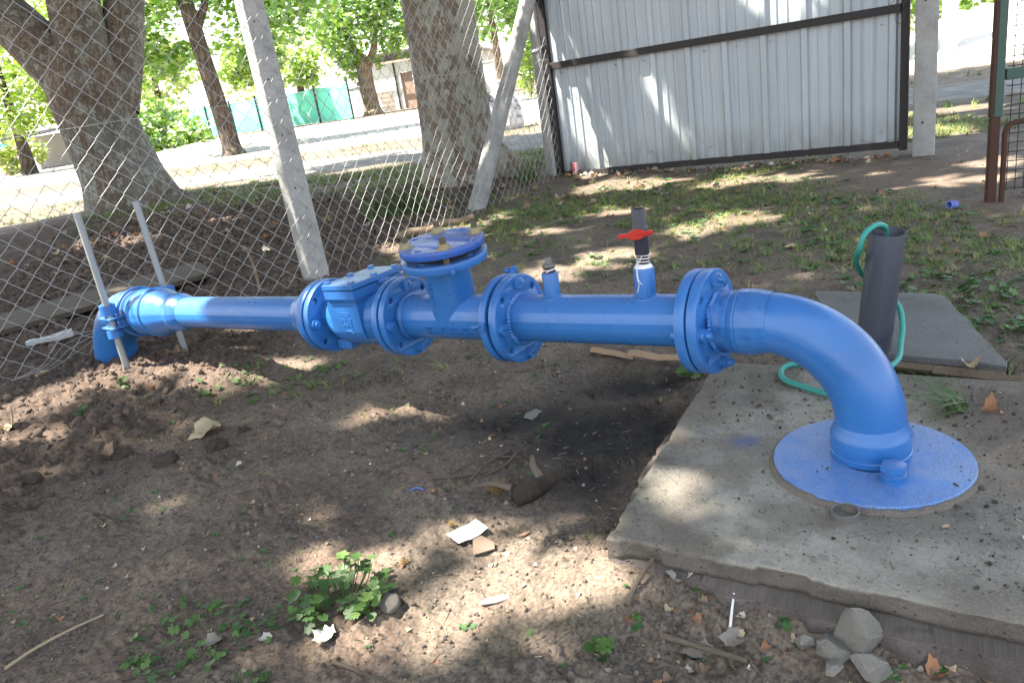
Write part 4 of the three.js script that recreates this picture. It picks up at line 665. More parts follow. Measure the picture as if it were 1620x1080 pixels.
function crown(parent, seed, blobs, size, mat, tone, gaps = false, clump = 0.9, floor = 0) {
  const r = rng(seed), ms = [], cs = [], c = new THREE.Color();
  for (const [x, y, z, rx, ry, rz, n] of blobs) for (let k = 0, tries = 0; k < n && tries < n * 12; tries++) {
    const a = r() * 6.2832, u = r() * 2 - 1, d = Math.pow(r(), 0.42), q = Math.sqrt(1 - u * u), px = x + Math.cos(a) * q * rx * d, py = y + u * ry * d, pz = z + Math.sin(a) * q * rz * d;
    const dens = fbm3(px * clump + seed, py * clump, pz * clump, 3, seed); if (dens < 0.40 + 0.14 * d * d && !gaps || py < floor || (gaps && inGap(px, py, pz, r()))) continue;
    k++; const s = size * (0.65 + 0.7 * r());
    ms.push(mat4(px, py, pz, (r() - 0.5) * 1.7, r() * 6.28, (r() - 0.5) * 1.7, s));
    const v = 1.7 + 1.3 * r(), w = r(); cs.push(c.setRGB(tone[0] * v * (1 + 0.35 * w), tone[1] * v, tone[2] * v * (1 - 0.3 * w)).clone());
  }
  const o = instances('crown', LEAF, mat, ms, cs, parent); o.userData.kind = 'stuff'; return o;
}
const wob = (seed, amt, lobes = 0, flare = 0) => (a, t, p) => 1 + amt * (fbm2(Math.cos(a) * 1.3 + seed, Math.sin(a) * 1.3 + p.y * 0.7, 3, seed) - 0.5) * 2 + flare * Math.exp(-t * 9) * (0.5 + 0.5 * Math.sin(a * lobes + seed));
const greenLeaf = [0.085, 0.17, 0.022];
{
  const t = thing('plane_tree', 'huge mottled plane tree with three thick limbs behind the left fence', 'tree');
  part('trunk', loft([[-3.72, -0.35, -8.42, 0.66], [-3.76, 0.12, -8.44, 0.50], [-3.84, 0.55, -8.52, 0.405], [-3.95, 1.05, -8.62, 0.375], [-4.0, 1.45, -8.7, 0.385], [-3.98, 1.8, -8.76, 0.30]], 64, wob(3, 0.07, 5, 0.22)), M.brownBark, t);
  part('limb', loft([[-3.96, 1.25, -8.68, 0.30], [-4.22, 1.65, -8.75, 0.275], [-4.62, 2.18, -8.85, 0.25], [-5.4, 3.1, -8.9, 0.21], [-6.6, 4.8, -8.4, 0.15], [-7.6, 6.6, -7.6, 0.07]], 36, wob(5, 0.08)), M.brownBark, t);
  part('limb', loft([[-3.95, 1.3, -8.66, 0.30], [-3.96, 1.8, -8.78, 0.275], [-3.93, 2.45, -8.85, 0.25], [-3.8, 3.8, -8.6, 0.21], [-3.6, 5.8, -7.9, 0.15], [-3.4, 7.8, -6.8, 0.06]], 36, wob(6, 0.08)), M.brownBark, t);
  part('limb', loft([[-3.82, 1.2, -8.8, 0.24], [-3.66, 1.75, -9.0, 0.215], [-3.5, 2.35, -9.15, 0.2], [-3.0, 3.8, -9.5, 0.17], [-2.4, 5.6, -9.8, 0.12], [-2.0, 7.2, -9.9, 0.05]], 32, wob(7, 0.08)), M.brownBark, t);
  part('root', loft([[-3.75, 0.32, -8.45, 0.22], [-3.35, 0.2, -8.38, 0.15], [-3.0, 0.08, -8.3, 0.09], [-2.75, -0.06, -8.2, 0.05]], 20, wob(8, 0.08)), M.brownBark, t);
  crown(t, 11, [[-4.7, 7.4, -5.2, 7.4, 3.3, 7.8, 78000]], 0.20, M.canopyLeaf, [0.5, 0.5, 0.5], true, 0.6, 4.3);
  const t2 = thing('plane_tree', 'thick mottled plane tree trunk behind the slanting concrete brace', 'tree');
  part('trunk', loft([[-0.24, -0.3, -7.12, 0.50], [-0.21, 0.05, -7.16, 0.37], [-0.2, 0.5, -7.2, 0.318], [-0.2, 1.1, -7.22, 0.31], [-0.19, 1.8, -7.25, 0.315], [-0.15, 3.2, -7.2, 0.29], [0.0, 5.2, -7.0, 0.2], [0.15, 7.6, -6.8, 0.09]], 64, wob(13, 0.06, 4, 0.2)), M.planeBark, t2);
  part('root', loft([[-0.15, 0.42, -7.13, 0.2], [0.12, 0.22, -7.08, 0.15], [0.32, 0.05, -7.02, 0.09], [0.48, -0.06, -6.98, 0.04]], 20, wob(14, 0.06)), M.planeBark, t2);
  part('limb', loft([[-0.15, 3.0, -7.2, 0.2], [0.9, 4.4, -6.9, 0.15], [2.2, 5.8, -6.2, 0.1], [3.2, 7, -5.4, 0.04]], 24, wob(15, 0.08)), M.planeBark, t2);
  part('limb', loft([[-0.12, 3.3, -7.2, 0.2], [-0.7, 4.8, -6.6, 0.15], [-1.2, 6.2, -5.6, 0.1], [-1.4, 7.4, -4.4, 0.04]], 24, wob(16, 0.08)), M.planeBark, t2);
  crown(t2, 12, [[0.6, 7.5, -6.0, 6.4, 3.2, 6.6, 52000]], 0.20, M.canopyLeaf, [0.5, 0.5, 0.5], true, 0.6, 4.3);
}
function streetTree(label, seed, trunk, blobs, leaf, tone, bark = M.darkBark, extra = []) {
  const t = thing('street_tree', label, 'tree');
  part('trunk', loft(trunk, 20, wob(seed, 0.06, 4, 0.15)), bark, t); for (const e of extra) part('limb', loft(e, 14, wob(seed + 1, 0.06)), bark, t);
  crown(t, seed, blobs, leaf, M.leaf, tone, false, 0.9); return t;
}
streetTree('slim dark leaning street tree with fresh green leaves left of the middle fence post', 31, [[-6.60, -0.1, -21.5, 0.34], [-6.63, 0.25, -21.55, 0.24], [-6.74, 1.7, -21.6, 0.215], [-6.87, 3.3, -21.7, 0.20], [-7.0, 4.8, -21.8, 0.16], [-7.1, 7.0, -21.9, 0.06]],
  [[-8.3, 4.4, -22.3, 1.7, 2.3, 1.6, 1500], [-11.0, 4.6, -26, 1.9, 2.0, 1.5, 1100], [-9.8, 2.6, -25.4, 1.0, 0.9, 1.0, 420], [-6.9, 5.2, -22.6, 2.6, 2.6, 1.8, 2100], [-5.4, 3.9, -22.6, 1.7, 1.7, 1.5, 1250], [-8.2, 2.7, -22.6, 1.0, 0.7, 0.9, 360], [-4.4, 4.6, -23, 1.4, 1.9, 1.4, 700], [-5.6, 2.4, -22.9, 0.7, 0.5, 0.6, 260]], 0.20, greenLeaf, M.darkBark, [[[-6.85, 3.1, -21.68, 0.12], [-6.4, 3.9, -21.8, 0.09], [-5.9, 5.2, -22, 0.04]]]);
streetTree('bushy tree with yellow green leaves at the left edge behind the huge trunk', 32, [[-18.2, -0.1, -32.6, 0.3], [-18.1, 1.5, -32.5, 0.2], [-18, 4, -32.4, 0.12], [-17.9, 6, -32.4, 0.05]],
  [[-17.6, 4.6, -32, 3.0, 3.0, 2.4, 1700], [-15.6, 3.1, -31.6, 1.6, 1.5, 1.4, 900], [-19.8, 3.0, -32, 1.8, 1.4, 1.4, 800], [-14.2, 5.2, -32, 2.0, 2.6, 2, 1000], [-16.9, 1.9, -31, 1.4, 0.7, 1, 380]], 0.24, [0.12, 0.19, 0.02]);
streetTree('pollarded street tree with thick stump in front of the white house', 33, [[-5.72, -0.1, -45.2, 0.62], [-5.75, 0.4, -45.3, 0.45], [-5.8, 1.8, -45.3, 0.42], [-5.8, 2.6, -45.3, 0.40], [-6.2, 3.6, -45.4, 0.24], [-6.5, 5, -45.4, 0.1]],
  [[-6.6, 4.6, -45.4, 2.3, 1.7, 1.8, 1500], [-4.2, 5.2, -45.6, 2.3, 2.2, 1.8, 1600], [-5.4, 6.8, -46, 3, 1.8, 2, 1500], [-6.0, 2.7, -44.9, 1.3, 0.8, 0.9, 420], [-2.9, 3.7, -46, 1.2, 1.2, 1, 450]], 0.30, [0.09, 0.175, 0.025], M.paleBark, [[[-5.75, 2.3, -45.3, 0.3], [-5.1, 3.3, -45.3, 0.2], [-4.7, 4.6, -45.4, 0.1]]]);
streetTree('street tree with pale stump in front of the turquoise shade cloth', 34, [[-10.9, -0.1, -44.5, 0.6], [-10.95, 0.4, -44.5, 0.44], [-11.05, 1.6, -44.6, 0.4], [-11.2, 2.6, -44.6, 0.28], [-11.3, 4, -44.6, 0.1]],
  [[-11.4, 3.6, -44.6, 2.3, 1.3, 1.6, 1300], [-9.4, 3.2, -44.4, 1.4, 1.1, 1.1, 620], [-8.7, 2.5, -44.4, 0.7, 0.7, 0.7, 190], [-12.6, 3.0, -44.6, 1.4, 0.9, 1.1, 480]], 0.27, [0.115, 0.19, 0.03], M.paleBark);
streetTree('leafy street tree seen between the second trunk and the slanting brace', 35, [[1.15, -0.1, -30.2, 0.22], [1.1, 1.0, -30.3, 0.15], [1.05, 2.4, -30.3, 0.13], [1.0, 4.2, -30.4, 0.06]],
  [[0.9, 4.4, -30.5, 2.3, 2.3, 1.8, 1500], [2.2, 3.3, -30.8, 1.1, 1.3, 1.2, 620], [-0.4, 3.6, -30.6, 1.1, 1.2, 1.1, 500]], 0.27, [0.085, 0.17, 0.022], M.paleBark);
const backTrees = [[-36, -62, 5, 5.5, 'round green tree far behind the left shed'], [-1.5, -70, 5, 7, 'tall green tree behind the white house'], [14, -58, 6, 6, 'green tree far behind the metal gate'], [32, -54, 6, 6, 'green tree far behind the concrete gate post'], [-15, -72, 6, 5.5, 'pale green tree above the turquoise shade cloth'], [-25, -66, 5, 5.5, 'pale green tree above the far roadside shrub']];
backTrees.forEach(([x, z, rr, h, label], i) => streetTree(label, 40 + i, [[x, -0.1, z, 0.5], [x, 2, z, 0.35], [x, h, z, 0.15]], [[x, h, z, rr, h * 0.55, rr * 0.8, 1700], [x - rr * 0.6, h * 0.6, z + 1, rr * 0.5, h * 0.4, rr * 0.5, 500]], 0.42, i > 3 ? [0.17, 0.24, 0.07] : [0.11, 0.19, 0.035]));
function bush(label, seed, blobs, leaf, tone) { const t = thing('shrub', label, 'shrub'); const [x, , z] = blobs[0]; part('stem', merge([0, 1, 2, 3, 4].map((k) => rod(V(x, -0.05, z), V(x + Math.cos(k * 1.3) * blobs[0][3] * 0.5, blobs[0][1], z + Math.sin(k * 1.3) * blobs[0][5] * 0.5), 0.02, 6))), M.twig, t); crown(t, seed, blobs, leaf, M.leaf, tone, false, 1.3); return t; }
bush('dense green shrub at the far roadside right of the huge trunk', 61, [[-11.6, 0.9, -29.5, 1.6, 1.3, 1.1, 1500], [-10.1, 0.5, -28.8, 0.8, 0.7, 0.7, 420], [-13.2, 1.2, -30, 1.2, 1.4, 1, 700]], 0.22, [0.10, 0.185, 0.035]);
bush('yellow green shrub by the far shed at the left edge', 62, [[-19.6, 0.8, -34.5, 1.3, 0.8, 0.8, 700]], 0.22, [0.13, 0.19, 0.03]);
bush('creeper covered bush seen left of the gate post', 63, [[2.3, 1.6, -33, 0.8, 1.9, 0.8, 900], [3.0, 2.4, -33.4, 0.9, 1.2, 0.8, 500]], 0.2, [0.12, 0.2, 0.03]);
bush('dark green shrub above the pale sand heap at the upper right', 64, [[13.6, 1.5, -21.5, 2.6, 1.0, 1.2, 1700], [10.6, 1.3, -21.5, 1.6, 1.0, 1, 800]], 0.2, [0.07, 0.13, 0.02]);
bush('green bush seen between the metal gate and the concrete post', 65, [[9.1, 1.0, -17.6, 0.7, 1.0, 0.7, 700]], 0.17, [0.11, 0.19, 0.03]);
bush('shrub with red blossom at the upper right edge', 66, [[11.6, 1.0, -15.6, 0.7, 0.7, 0.6, 500]], 0.13, [0.09, 0.12, 0.03]);

// ---------------------------------------------------------------- across the street
{
  const A = V(-19.14, 0, -53.76), B = V(-6.5, 0, -42.86), t = thing('shade_cloth_fence', 'turquoise shade cloth fence on dark posts across the street', 'fence');
  for (let k = 0; k < 6; k++) {
    const a = A.clone().lerp(B, k / 6 + 0.004), b = A.clone().lerp(B, (k + 1) / 6 - 0.004), n = 24, m = 10, pos = [], idx = [], d = b.clone().sub(a), nn = V(-d.z, 0, d.x).normalize();
    for (let j = 0; j <= m; j++) for (let i = 0; i <= n; i++) { const u = i / n, v = j / m, w = 0.06 * (fbm2(u * 4 + k * 7, v * 3, 3, 211) - 0.5) + 0.07 * Math.sin(Math.PI * u) * Math.sin(Math.PI * v); pos.push(a.x + d.x * u + nn.x * w, 0.05 + 1.82 * v - 0.08 * Math.sin(Math.PI * u) * v, a.z + d.z * u + nn.z * w); }
    for (let j = 0; j < m; j++) for (let i = 0; i < n; i++) { const q = j * (n + 1) + i; idx.push(q, q + 1, q + n + 1, q + 1, q + n + 2, q + n + 1); }
    const g = new THREE.BufferGeometry(); g.setAttribute('position', new THREE.Float32BufferAttribute(pos, 3)); g.setIndex(idx); g.computeVertexNormals(); part('cloth_panel', g, M.shadeCloth, t);
  }
  for (let k = 0; k <= 6; k++) { const p = A.clone().lerp(B, k / 6); part('fence_post', bar(V(p.x, -0.1, p.z + 0.06), V(p.x, 2.0, p.z + 0.06), 0.09), M.frame, t); }
}
{
  const t = thing('white_house', 'low white house with reddish roof edge and brown door across the street', 'house', [-4.4, 0, -50], -0.42), W = 7.2, H = 2.75, D = 7;
  part('wall', merge([box(W / 2 - 0.1 + 0.62, H, 0.2, 0).translate(-(W / 2 + 0.1 - 0.62) / 2 - 0.36 - 0.0, H / 2, 0), box(W / 2 - 1.0, H, 0.2, 0).translate((W / 2 + 1.0) / 2, H / 2, 0), box(0.86, H - 2.1, 0.2, 0).translate(0.57, 2.1 + (H - 2.1) / 2, 0)]), M.white, t);
  part('side_wall', box(0.2, H, D, 0).translate(W / 2 - 0.1, H / 2, -D / 2 - 0.1), M.cream, t); part('side_wall', box(0.2, H, D, 0).translate(-W / 2 - 0.2, H / 2, -D / 2 - 0.1), M.cream, t);
  const roof = part('roof', box(W + 0.8, 0.14, D + 0.9, 0.02).rotateX(-0.09).translate(0, H + 0.3, -D / 2 + 0.1), M.white, t); part('roof_edge', box(W + 0.84, 0.12, 0.08, 0.01).translate(0, H + 0.0, 0.62), M.brick, roof);
  part('door', box(0.84, 2.08, 0.06, 0.01).translate(0.57, 1.04, -0.03), std([0.30, 0.20, 0.15], { roughness: 0.7 }), t);
  part('drain_pipe', rod(V(-0.15, 0, 0.16), V(-0.15, H, 0.16), 0.05), M.frame, t);
  const st = []; for (let k = 0; k < 4; k++) st.push(box(0.9, 0.035, 0.13, 0.005).translate(-1.1, 0.3 + k * 0.28, 0.16)); part('brick_course', merge(st), M.brick, t);
  const w = part('window', box(0.9, 0.8, 0.05, 0.01).translate(-2.5, 1.55, 0.12), M.darkStuff, t); for (const y of [1.98, 1.12]) part('window_frame', box(1.0, 0.07, 0.08, 0.01).translate(-2.5, y, 0.14), M.white, w);
}
single('boundary_wall', merge([box(2.6, 1.55, 0.18, 0.01).translate(0, 0.77, 0), box(2.7, 0.08, 0.26, 0.01).translate(0, 1.58, 0)]), M.white, 'bright white boundary wall between the turquoise cloth and the stump', 'wall', [-6.9, 0, -46.4], -0.42);
single('side_yard_wall', merge([box(4.5, 1.9, 0.18, 0.01).translate(0, 0.95, 0), box(4.6, 0.08, 0.26, 0.01).translate(0, 1.94, 0)]), M.cream, 'cream yard wall right of the white house, beside the second trunk', 'wall', [-0.6, 0, -49], -0.42);
single('brick_pillar', merge([box(0.5, 1.5, 0.5, 0.02).translate(0, 0.75, 0), box(0.6, 0.1, 0.6, 0.02).translate(0, 1.55, 0)]), M.brick, 'brown brick pillar between the second trunk and the brace', 'pillar', [-0.15, 0, -27.6], 0.2);
{
  const t = thing('open_shed', 'open shed with dark roof and white posts at the far left', 'shed', [-21.4, 0, -38.6], -0.4);
  part('roof', box(4.6, 0.12, 3.0, 0.02).rotateX(0.06).translate(0, 1.62, 0), M.darkStuff, t);
  for (const x of [-2.1, -0.5, 1.1, 2.1]) part('post', bar(V(x, 0, 1.3), V(x, 1.58, 1.3), 0.12), M.white, t);
  part('back_wall', box(4.4, 1.5, 0.12, 0).translate(0, 0.75, -1.3), M.cream, t);
  single('tarpaulin', (() => { const g = new THREE.PlaneGeometry(1.9, 0.7, 14, 6), p = g.attributes.position; for (let i = 0; i < p.count; i++) { const x = p.getX(i) / 0.95; p.setY(i, p.getY(i) * (1 - 0.6 * x * x) - 0.25 * (1 - x * x)); p.setZ(i, 0.15 * fbm2(x * 3, p.getY(i) * 3, 3, 221)); } g.computeVertexNormals(); return g; })(), std([0.03, 0.42, 0.38], { side: THREE.DoubleSide }), 'teal tarpaulin hanging in the far left shed', 'tarpaulin', [-21.5, 1.28, -37.0], -0.4);
  single('green_panel', merge([box(0.82, 1.5, 0.06, 0.01), ...[-0.27, 0, 0.27].map((x) => box(0.03, 1.44, 0.09, 0.005).translate(x, 0, 0))]), std([0.07, 0.24, 0.08], { roughness: 0.6 }), 'upright green ribbed panel leaning by the far left shed', 'panel', [-20.55, 0.72, -36.9], -0.4).rotation.z = 0.03;
  single('white_wall', merge([box(2.2, 2.1, 0.2, 0.01).translate(0, 1.05, 0), box(2.3, 0.1, 0.3, 0.01).translate(0, 2.13, 0)]), M.white, 'plain white wall left of the huge trunk across the street', 'wall', [-17.9, 0, -37.2], -0.4);
  single('clay_drum', latheY([[0, 0.001], [0, 0.24], [0.1, 0.27], [0.5, 0.27], [0.55, 0.23], [0.55, 0.2], [0.4, 0.2], [0.4, 0.001]], 20), M.brick, 'reddish drum between the motorbike and the green panel', 'drum', [-21.2, 0, -36.2]);
  const k = thing('motorbike', 'small dark motorbike parked at the far left shed', 'motorbike', [-22.6, 0, -36.8], -0.9);
  for (const x of [-0.6, 0.6]) part('wheel', merge([new THREE.TorusGeometry(0.26, 0.05, 8, 24), rod(V(0, 0, -0.06), V(0, 0, 0.06), 0.08)]).translate(x, 0.31, 0), M.darkStuff, k);
  part('frame', merge([bar(V(-0.55, 0.35, 0), V(0.1, 0.45, 0), 0.16, 0.2, 0.03), bar(V(0.6, 0.32, 0), V(0.42, 0.92, 0), 0.06), bar(V(0.0, 0.5, 0), V(0.42, 0.8, 0), 0.12), box(0.3, 0.28, 0.24, 0.05).translate(0, 0.42, 0)]), M.darkStuff, k);
  part('tank', box(0.42, 0.2, 0.24, 0.07).translate(0.15, 0.78, 0), std([0.30, 0.32, 0.42], { roughness: 0.3 }), k); part('seat', box(0.62, 0.1, 0.24, 0.04).translate(-0.32, 0.76, 0), M.darkStuff, k); part('handlebar', merge([rod(V(0.4, 0.98, -0.32), V(0.4, 0.98, 0.32), 0.02), box(0.12, 0.14, 0.14, 0.04).translate(0.5, 0.88, 0)]), M.galv, k);
}
{
  const p = thing('utility_pole', 'tall pale utility pole behind the pollarded tree', 'pole', [-8.2, 0, -52]);
  part('pole', latheY([[0, 0.16], [9, 0.1], [9, 0.001]], 14), M.cream, p); part('cross_arm', box(1.8, 0.1, 0.1).translate(0, 8.4, 0), M.cream, p);
  const q = []; for (let k = 0; k < 4; k++) { const y = 6.6 + k * 0.22; q.push(tube([[-40, y + 0.6, -58 + k * 0.2], [-8.2, y, -51.9 + k * 0.1], [14, y - 0.5, -44 + k * 0.3], [40, y + 0.3, -36]], 0.018, 60, 5)); }
  single('overhead_cable', merge(q), std([0.35, 0.35, 0.34]), 'bundle of pale overhead cables across the street above the house', 'cable');
}
{
  const body = (w, h, seed) => { const g = latheY([[0, 0.001], [0, 0.86], [0.1, 1.0], [0.3, 1.02], [0.55, 0.92], [0.74, 0.7], [0.86, 0.36], [0.92, 0.26], [1.0, 0.34], [1.02, 0.2], [0.98, 0.001]].map(([y, r]) => [y * h, r * w]), 40), p = g.attributes.position; for (let i = 0; i < p.count; i++) { const x = p.getX(i), y = p.getY(i), z = p.getZ(i), k = 1 + 0.22 * (fbm3(x * 5 + seed, y * 5, z * 5, 3, seed) - 0.5) + 0.03 * Math.sin(Math.atan2(z, x) * 9 + y * 8); p.setXYZ(i, x * k, y, z * k * 0.8); } g.computeVertexNormals(); return g; };
  const woven = std([1, 1, 1], { roughness: 0.7, map: colorTex(256, (u, v) => { const t = 0.62 + 0.14 * (fbm2(u * 8, v * 8, 3, 231) - 0.5), s = fbm2(u * 14 + 2, v * 26, 2, 232) > 0.62 && v > 0.25 && v < 0.6 ? 0.45 : 1; return [t * s, t * s, t * (s < 1 ? 0.5 : 1)]; }) });
  const s1 = thing('rubble_sack', 'tall full white woven sack with a tied neck behind the brace', 'sack', [0.50, 0, -14.7]); part('bag', body(0.33, 0.86, 3), woven, s1); part('tie', tube([[0, 0.8, 0], [0.16, 0.9, 0.05], [0.28, 0.93, 0.05], [0.42, 0.9, 0.02]], 0.02, 16, 6), M.twig, s1);
  const s2 = thing('rubble_sack', 'half open pale green sack right beside the second trunk', 'sack', [0.08, 0, -14.6]); part('bag', body(0.36, 0.66, 7), woven, s2); part('fill', rockGeo(4, 0.5, 2).scale(0.2, 0.2, 0.16).translate(0, 0.66, 0), std([0.10, 0.16, 0.12]), s2);
}
{
  const g = new THREE.PlaneGeometry(7, 5, 90, 64).rotateX(-Math.PI / 2), p = g.attributes.position;
  for (let i = 0; i < p.count; i++) { const x = p.getX(i), z = p.getZ(i); p.setY(i, -0.03 + 1.05 * Math.max(0, Math.exp(-((x / 2.0) ** 2 + (z / 1.2) ** 2)) - 0.05) * (0.75 + 0.5 * fbm2(x * 1.4, z * 1.4, 4, 241)) + 0.05 * (fbm2(x * 6, z * 6, 3, 242) - 0.5) * Math.exp(-((x / 2.6) ** 2 + (z / 1.7) ** 2))); }
  g.computeVertexNormals(); single('sand_heap', g, std([0.52, 0.49, 0.44], { roughness: 0.97, bumpMap: rep(fineBump, 6), bumpScale: 0.02 }), 'pale sunlit heap of sand behind the right concrete post', 'heap', [11.9, 0, -18.6]);
  for (const [x, z, l] of [[9.75, -16.4, 'white concrete pillar right of the concrete gate post, nearer of two'], [10.35, -17.4, 'white concrete pillar beside the sand heap, farther of two']]) single('concrete_pillar', merge([box(0.22, 1.7, 0.22, 0.02).translate(0, 0.85, 0), box(0.26, 0.06, 0.26, 0.01).translate(0, 1.73, 0)]), M.white, l, 'pillar', [x, 0, z], 0.3);
}
// ---------------------------------------------------------------- clods, crumbs, litter, grass
const UP = V(0, 1, 0);
{
  const r = rng(301), geos = [rockGeo(1, 0.8, 1, 0.5), rockGeo(2, 0.75, 1, 0.55), rockGeo(3, 0.7, 1, 0.5)], lists = [[], [], []], cols = [[], [], []], c = new THREE.Color();
  const put = (x, z, s, tone) => { const k = (r() * 3) | 0; lists[k].push(mat4(x, landY(x, z) + s * 0.25, z, r() * 6, r() * 6, r() * 6, s * (0.8 + 0.4 * r()), s * (0.6 + 0.4 * r()), s)); const v = 0.75 + 0.5 * r(); cols[k].push(c.setRGB(tone[0] * v, tone[1] * v, tone[2] * v).clone()); };
  for (let k = 0; k < 60000 && lists[0].length < 6500; k++) { const d = Math.pow(r(), 1.4), x = lerp(-0.6, -3.6, r()), z = lerp(-1.1, -7.5, d); const t = tilled(x, z); if (r() > t) continue; const s = 0.003 + 0.011 * Math.pow(r(), 3) + (r() < 0.015 ? 0.015 * r() : 0); put(x, z, s * (1 + 0.25 * Math.max(0, -z - 3)), [0.15, 0.108, 0.082]); }
  for (let k = 0; k < 27000; k++) { const d = Math.pow(r(), 1.6), x = lerp(-1.3, 1.2, r()), z = lerp(-0.75, -3.6, d); if (tilled(x, z) > 0.5 || wetSoil(x, z) > 0.25) continue; put(x, z, 0.0013 + 0.0042 * Math.pow(r(), 6), r() < 0.12 ? [0.30, 0.27, 0.23] : [0.20, 0.16, 0.128]); }
  for (let k = 0; k < 260; k++) { const x = lerp(-1.3, 1.0, r()), z = lerp(-0.75, -3.2, Math.pow(r(), 1.4)); const u = (x - SL.o.x) * SL.e1.x + (z - SL.o.z) * SL.e1.z, v = (x - SL.o.x) * SL.e2.x + (z - SL.o.z) * SL.e2.z; if (u > -0.02 && v > -0.02 && v < SL.d) continue; put(x, z, 0.003 + 0.006 * r() * r(), r() < 0.3 ? [0.27, 0.23, 0.19] : [0.16, 0.12, 0.09]); }
  const slabPut = (n, u0, u1, v0, v1, sMax) => { for (let k = 0; k < n; k++) { const u = lerp(u0, u1, r()), v = lerp(v0, v1, r()), p = slabAt(u, v, SLAB_Y); if (Math.hypot(p.x - 0.6555, p.z + 1.3126) < 0.176 && v > 0.0) { if (r() < 0.45) continue; p.y += 0.014; if (Math.hypot(p.x - 0.661, p.z + 1.326) < 0.075) continue; } const s = 0.0012 + sMax * Math.pow(r(), 4), q = (r() * 3) | 0; lists[q].push(mat4(p.x, p.y + s * 0.4, p.z, r() * 6, r() * 6, r() * 6, s, s * 0.7, s)); const w = 0.4 + 1.2 * r(); cols[q].push(c.setRGB(0.15 * w, 0.113 * w, 0.085 * w).clone()); } };
  slabPut(1300, 0.55, 1.4, 0.05, 0.84, 0.0042); slabPut(260, 0.02, 0.6, 0.5, 0.84, 0.004); slabPut(220, 0.02, 1.0, 0.02, 0.5, 0.0026);
  geos.forEach((g, k) => { const o = instances('soil_crumbs', g, M.clod, lists[k], cols[k]); o.userData.kind = 'stuff'; o.userData.label = 'loose crumbs and clods of brown soil'; });
}
{
  const r = rng(311), names = ['large dark clod of earth among the dug soil at the left', 'dark clod beside the big tan leaf', 'dark clod left of the tan leaf, lying lower', 'fist sized dark clod at the left edge of the dug soil', 'lump of earth half under a brown leaf on the left'];
  [[-0.92, -2.12, 0.028], [-0.86, -2.2, 0.02], [-1.05, -2.06, 0.034], [-1.42, -2.02, 0.029], [-1.2, -2.13, 0.025]].forEach(([x, z, s], i) => { const o = single('earth_clod', rockGeo(20 + i, 0.62, 5, 1.0).scale(s, s, s), std([0.155, 0.11, 0.08], { roughness: 0.98, bumpMap: rep(fineBump, 1.5), bumpScale: 0.012 }), names[i], 'clod', onLand(x, z, s * 0.1), r() * 6); o.rotation.x = r(); });
}
// dry plane leaves
function lobedShape() { const s = new THREE.Shape(), pts = [[0, -0.03], [0.14, -0.01], [0.36, -0.06], [0.44, 0.10], [0.60, 0.24], [0.50, 0.40], [0.46, 0.60], [0.26, 0.68], [0.04, 0.98], [-0.14, 0.74], [-0.36, 0.68], [-0.42, 0.48], [-0.62, 0.34], [-0.46, 0.14], [-0.40, -0.04], [-0.16, -0.02]]; s.moveTo(...pts[0]); pts.slice(1).forEach((p) => s.lineTo(...p)); s.closePath(); return s; }
function dryLeaf(seed, size, tone, curl = 1) {
  let g = new THREE.ShapeGeometry(lobedShape(), 1); g = g.toNonIndexed();
  for (let k = 0; k < 2; k++) {                                        // split each triangle in four so that the leaf can curl
    const p = g.attributes.position, q = []; const v = (i) => [p.getX(i), p.getY(i), p.getZ(i)], m = (a, b) => a.map((x, i) => (x + b[i]) / 2);
    for (let i = 0; i < p.count; i += 3) { const a = v(i), b = v(i + 1), c = v(i + 2), ab = m(a, b), bc = m(b, c), ca = m(c, a); for (const t of [[a, ab, ca], [ab, b, bc], [ca, bc, c], [ab, bc, ca]]) q.push(...t.flat()); }
    g = new THREE.BufferGeometry(); g.setAttribute('position', new THREE.Float32BufferAttribute(q, 3));
  }
  g = mergeVertices(g, 1e-5); const p = g.attributes.position, col = [], r = rng(seed), ax = (r() - 0.5) * 1.4, kx = 0.5 + r(), ky = (r() - 0.3) * 0.9;
  for (let i = 0; i < p.count; i++) {
    const x = p.getX(i), y = p.getY(i) - 0.4, u = x * Math.cos(ax) + y * Math.sin(ax), w = -x * Math.sin(ax) + y * Math.cos(ax);
    const h = curl * (kx * u * u * 1.7 + ky * w * w * 1.2 + 0.34 * (fbm2(x * 4 + seed, y * 4, 3, seed) - 0.5)), v = 0.8 + 0.5 * fbm2(x * 5, y * 5 + seed, 3, 321) - (Math.abs(x) < 0.03 ? 0.15 : 0);
    p.setXYZ(i, x * (1 - 0.3 * curl * Math.abs(u)), h, -y * (1 - 0.2 * curl * Math.abs(w))); col.push(tone[0] * v, tone[1] * v, tone[2] * v);
  }
  g.setAttribute('color', new THREE.Float32BufferAttribute(col, 3)); g.scale(size, size, size); g.computeBoundingBox(); g.translate(0, -g.boundingBox.min.y, 0); g.computeVertexNormals(); return g;
}
const TAN = [0.42, 0.33, 0.20], PALE = [0.46, 0.42, 0.34], RUSTY = [0.32, 0.15, 0.075], BROWN = [0.22, 0.135, 0.08], GREYB = [0.24, 0.20, 0.16];
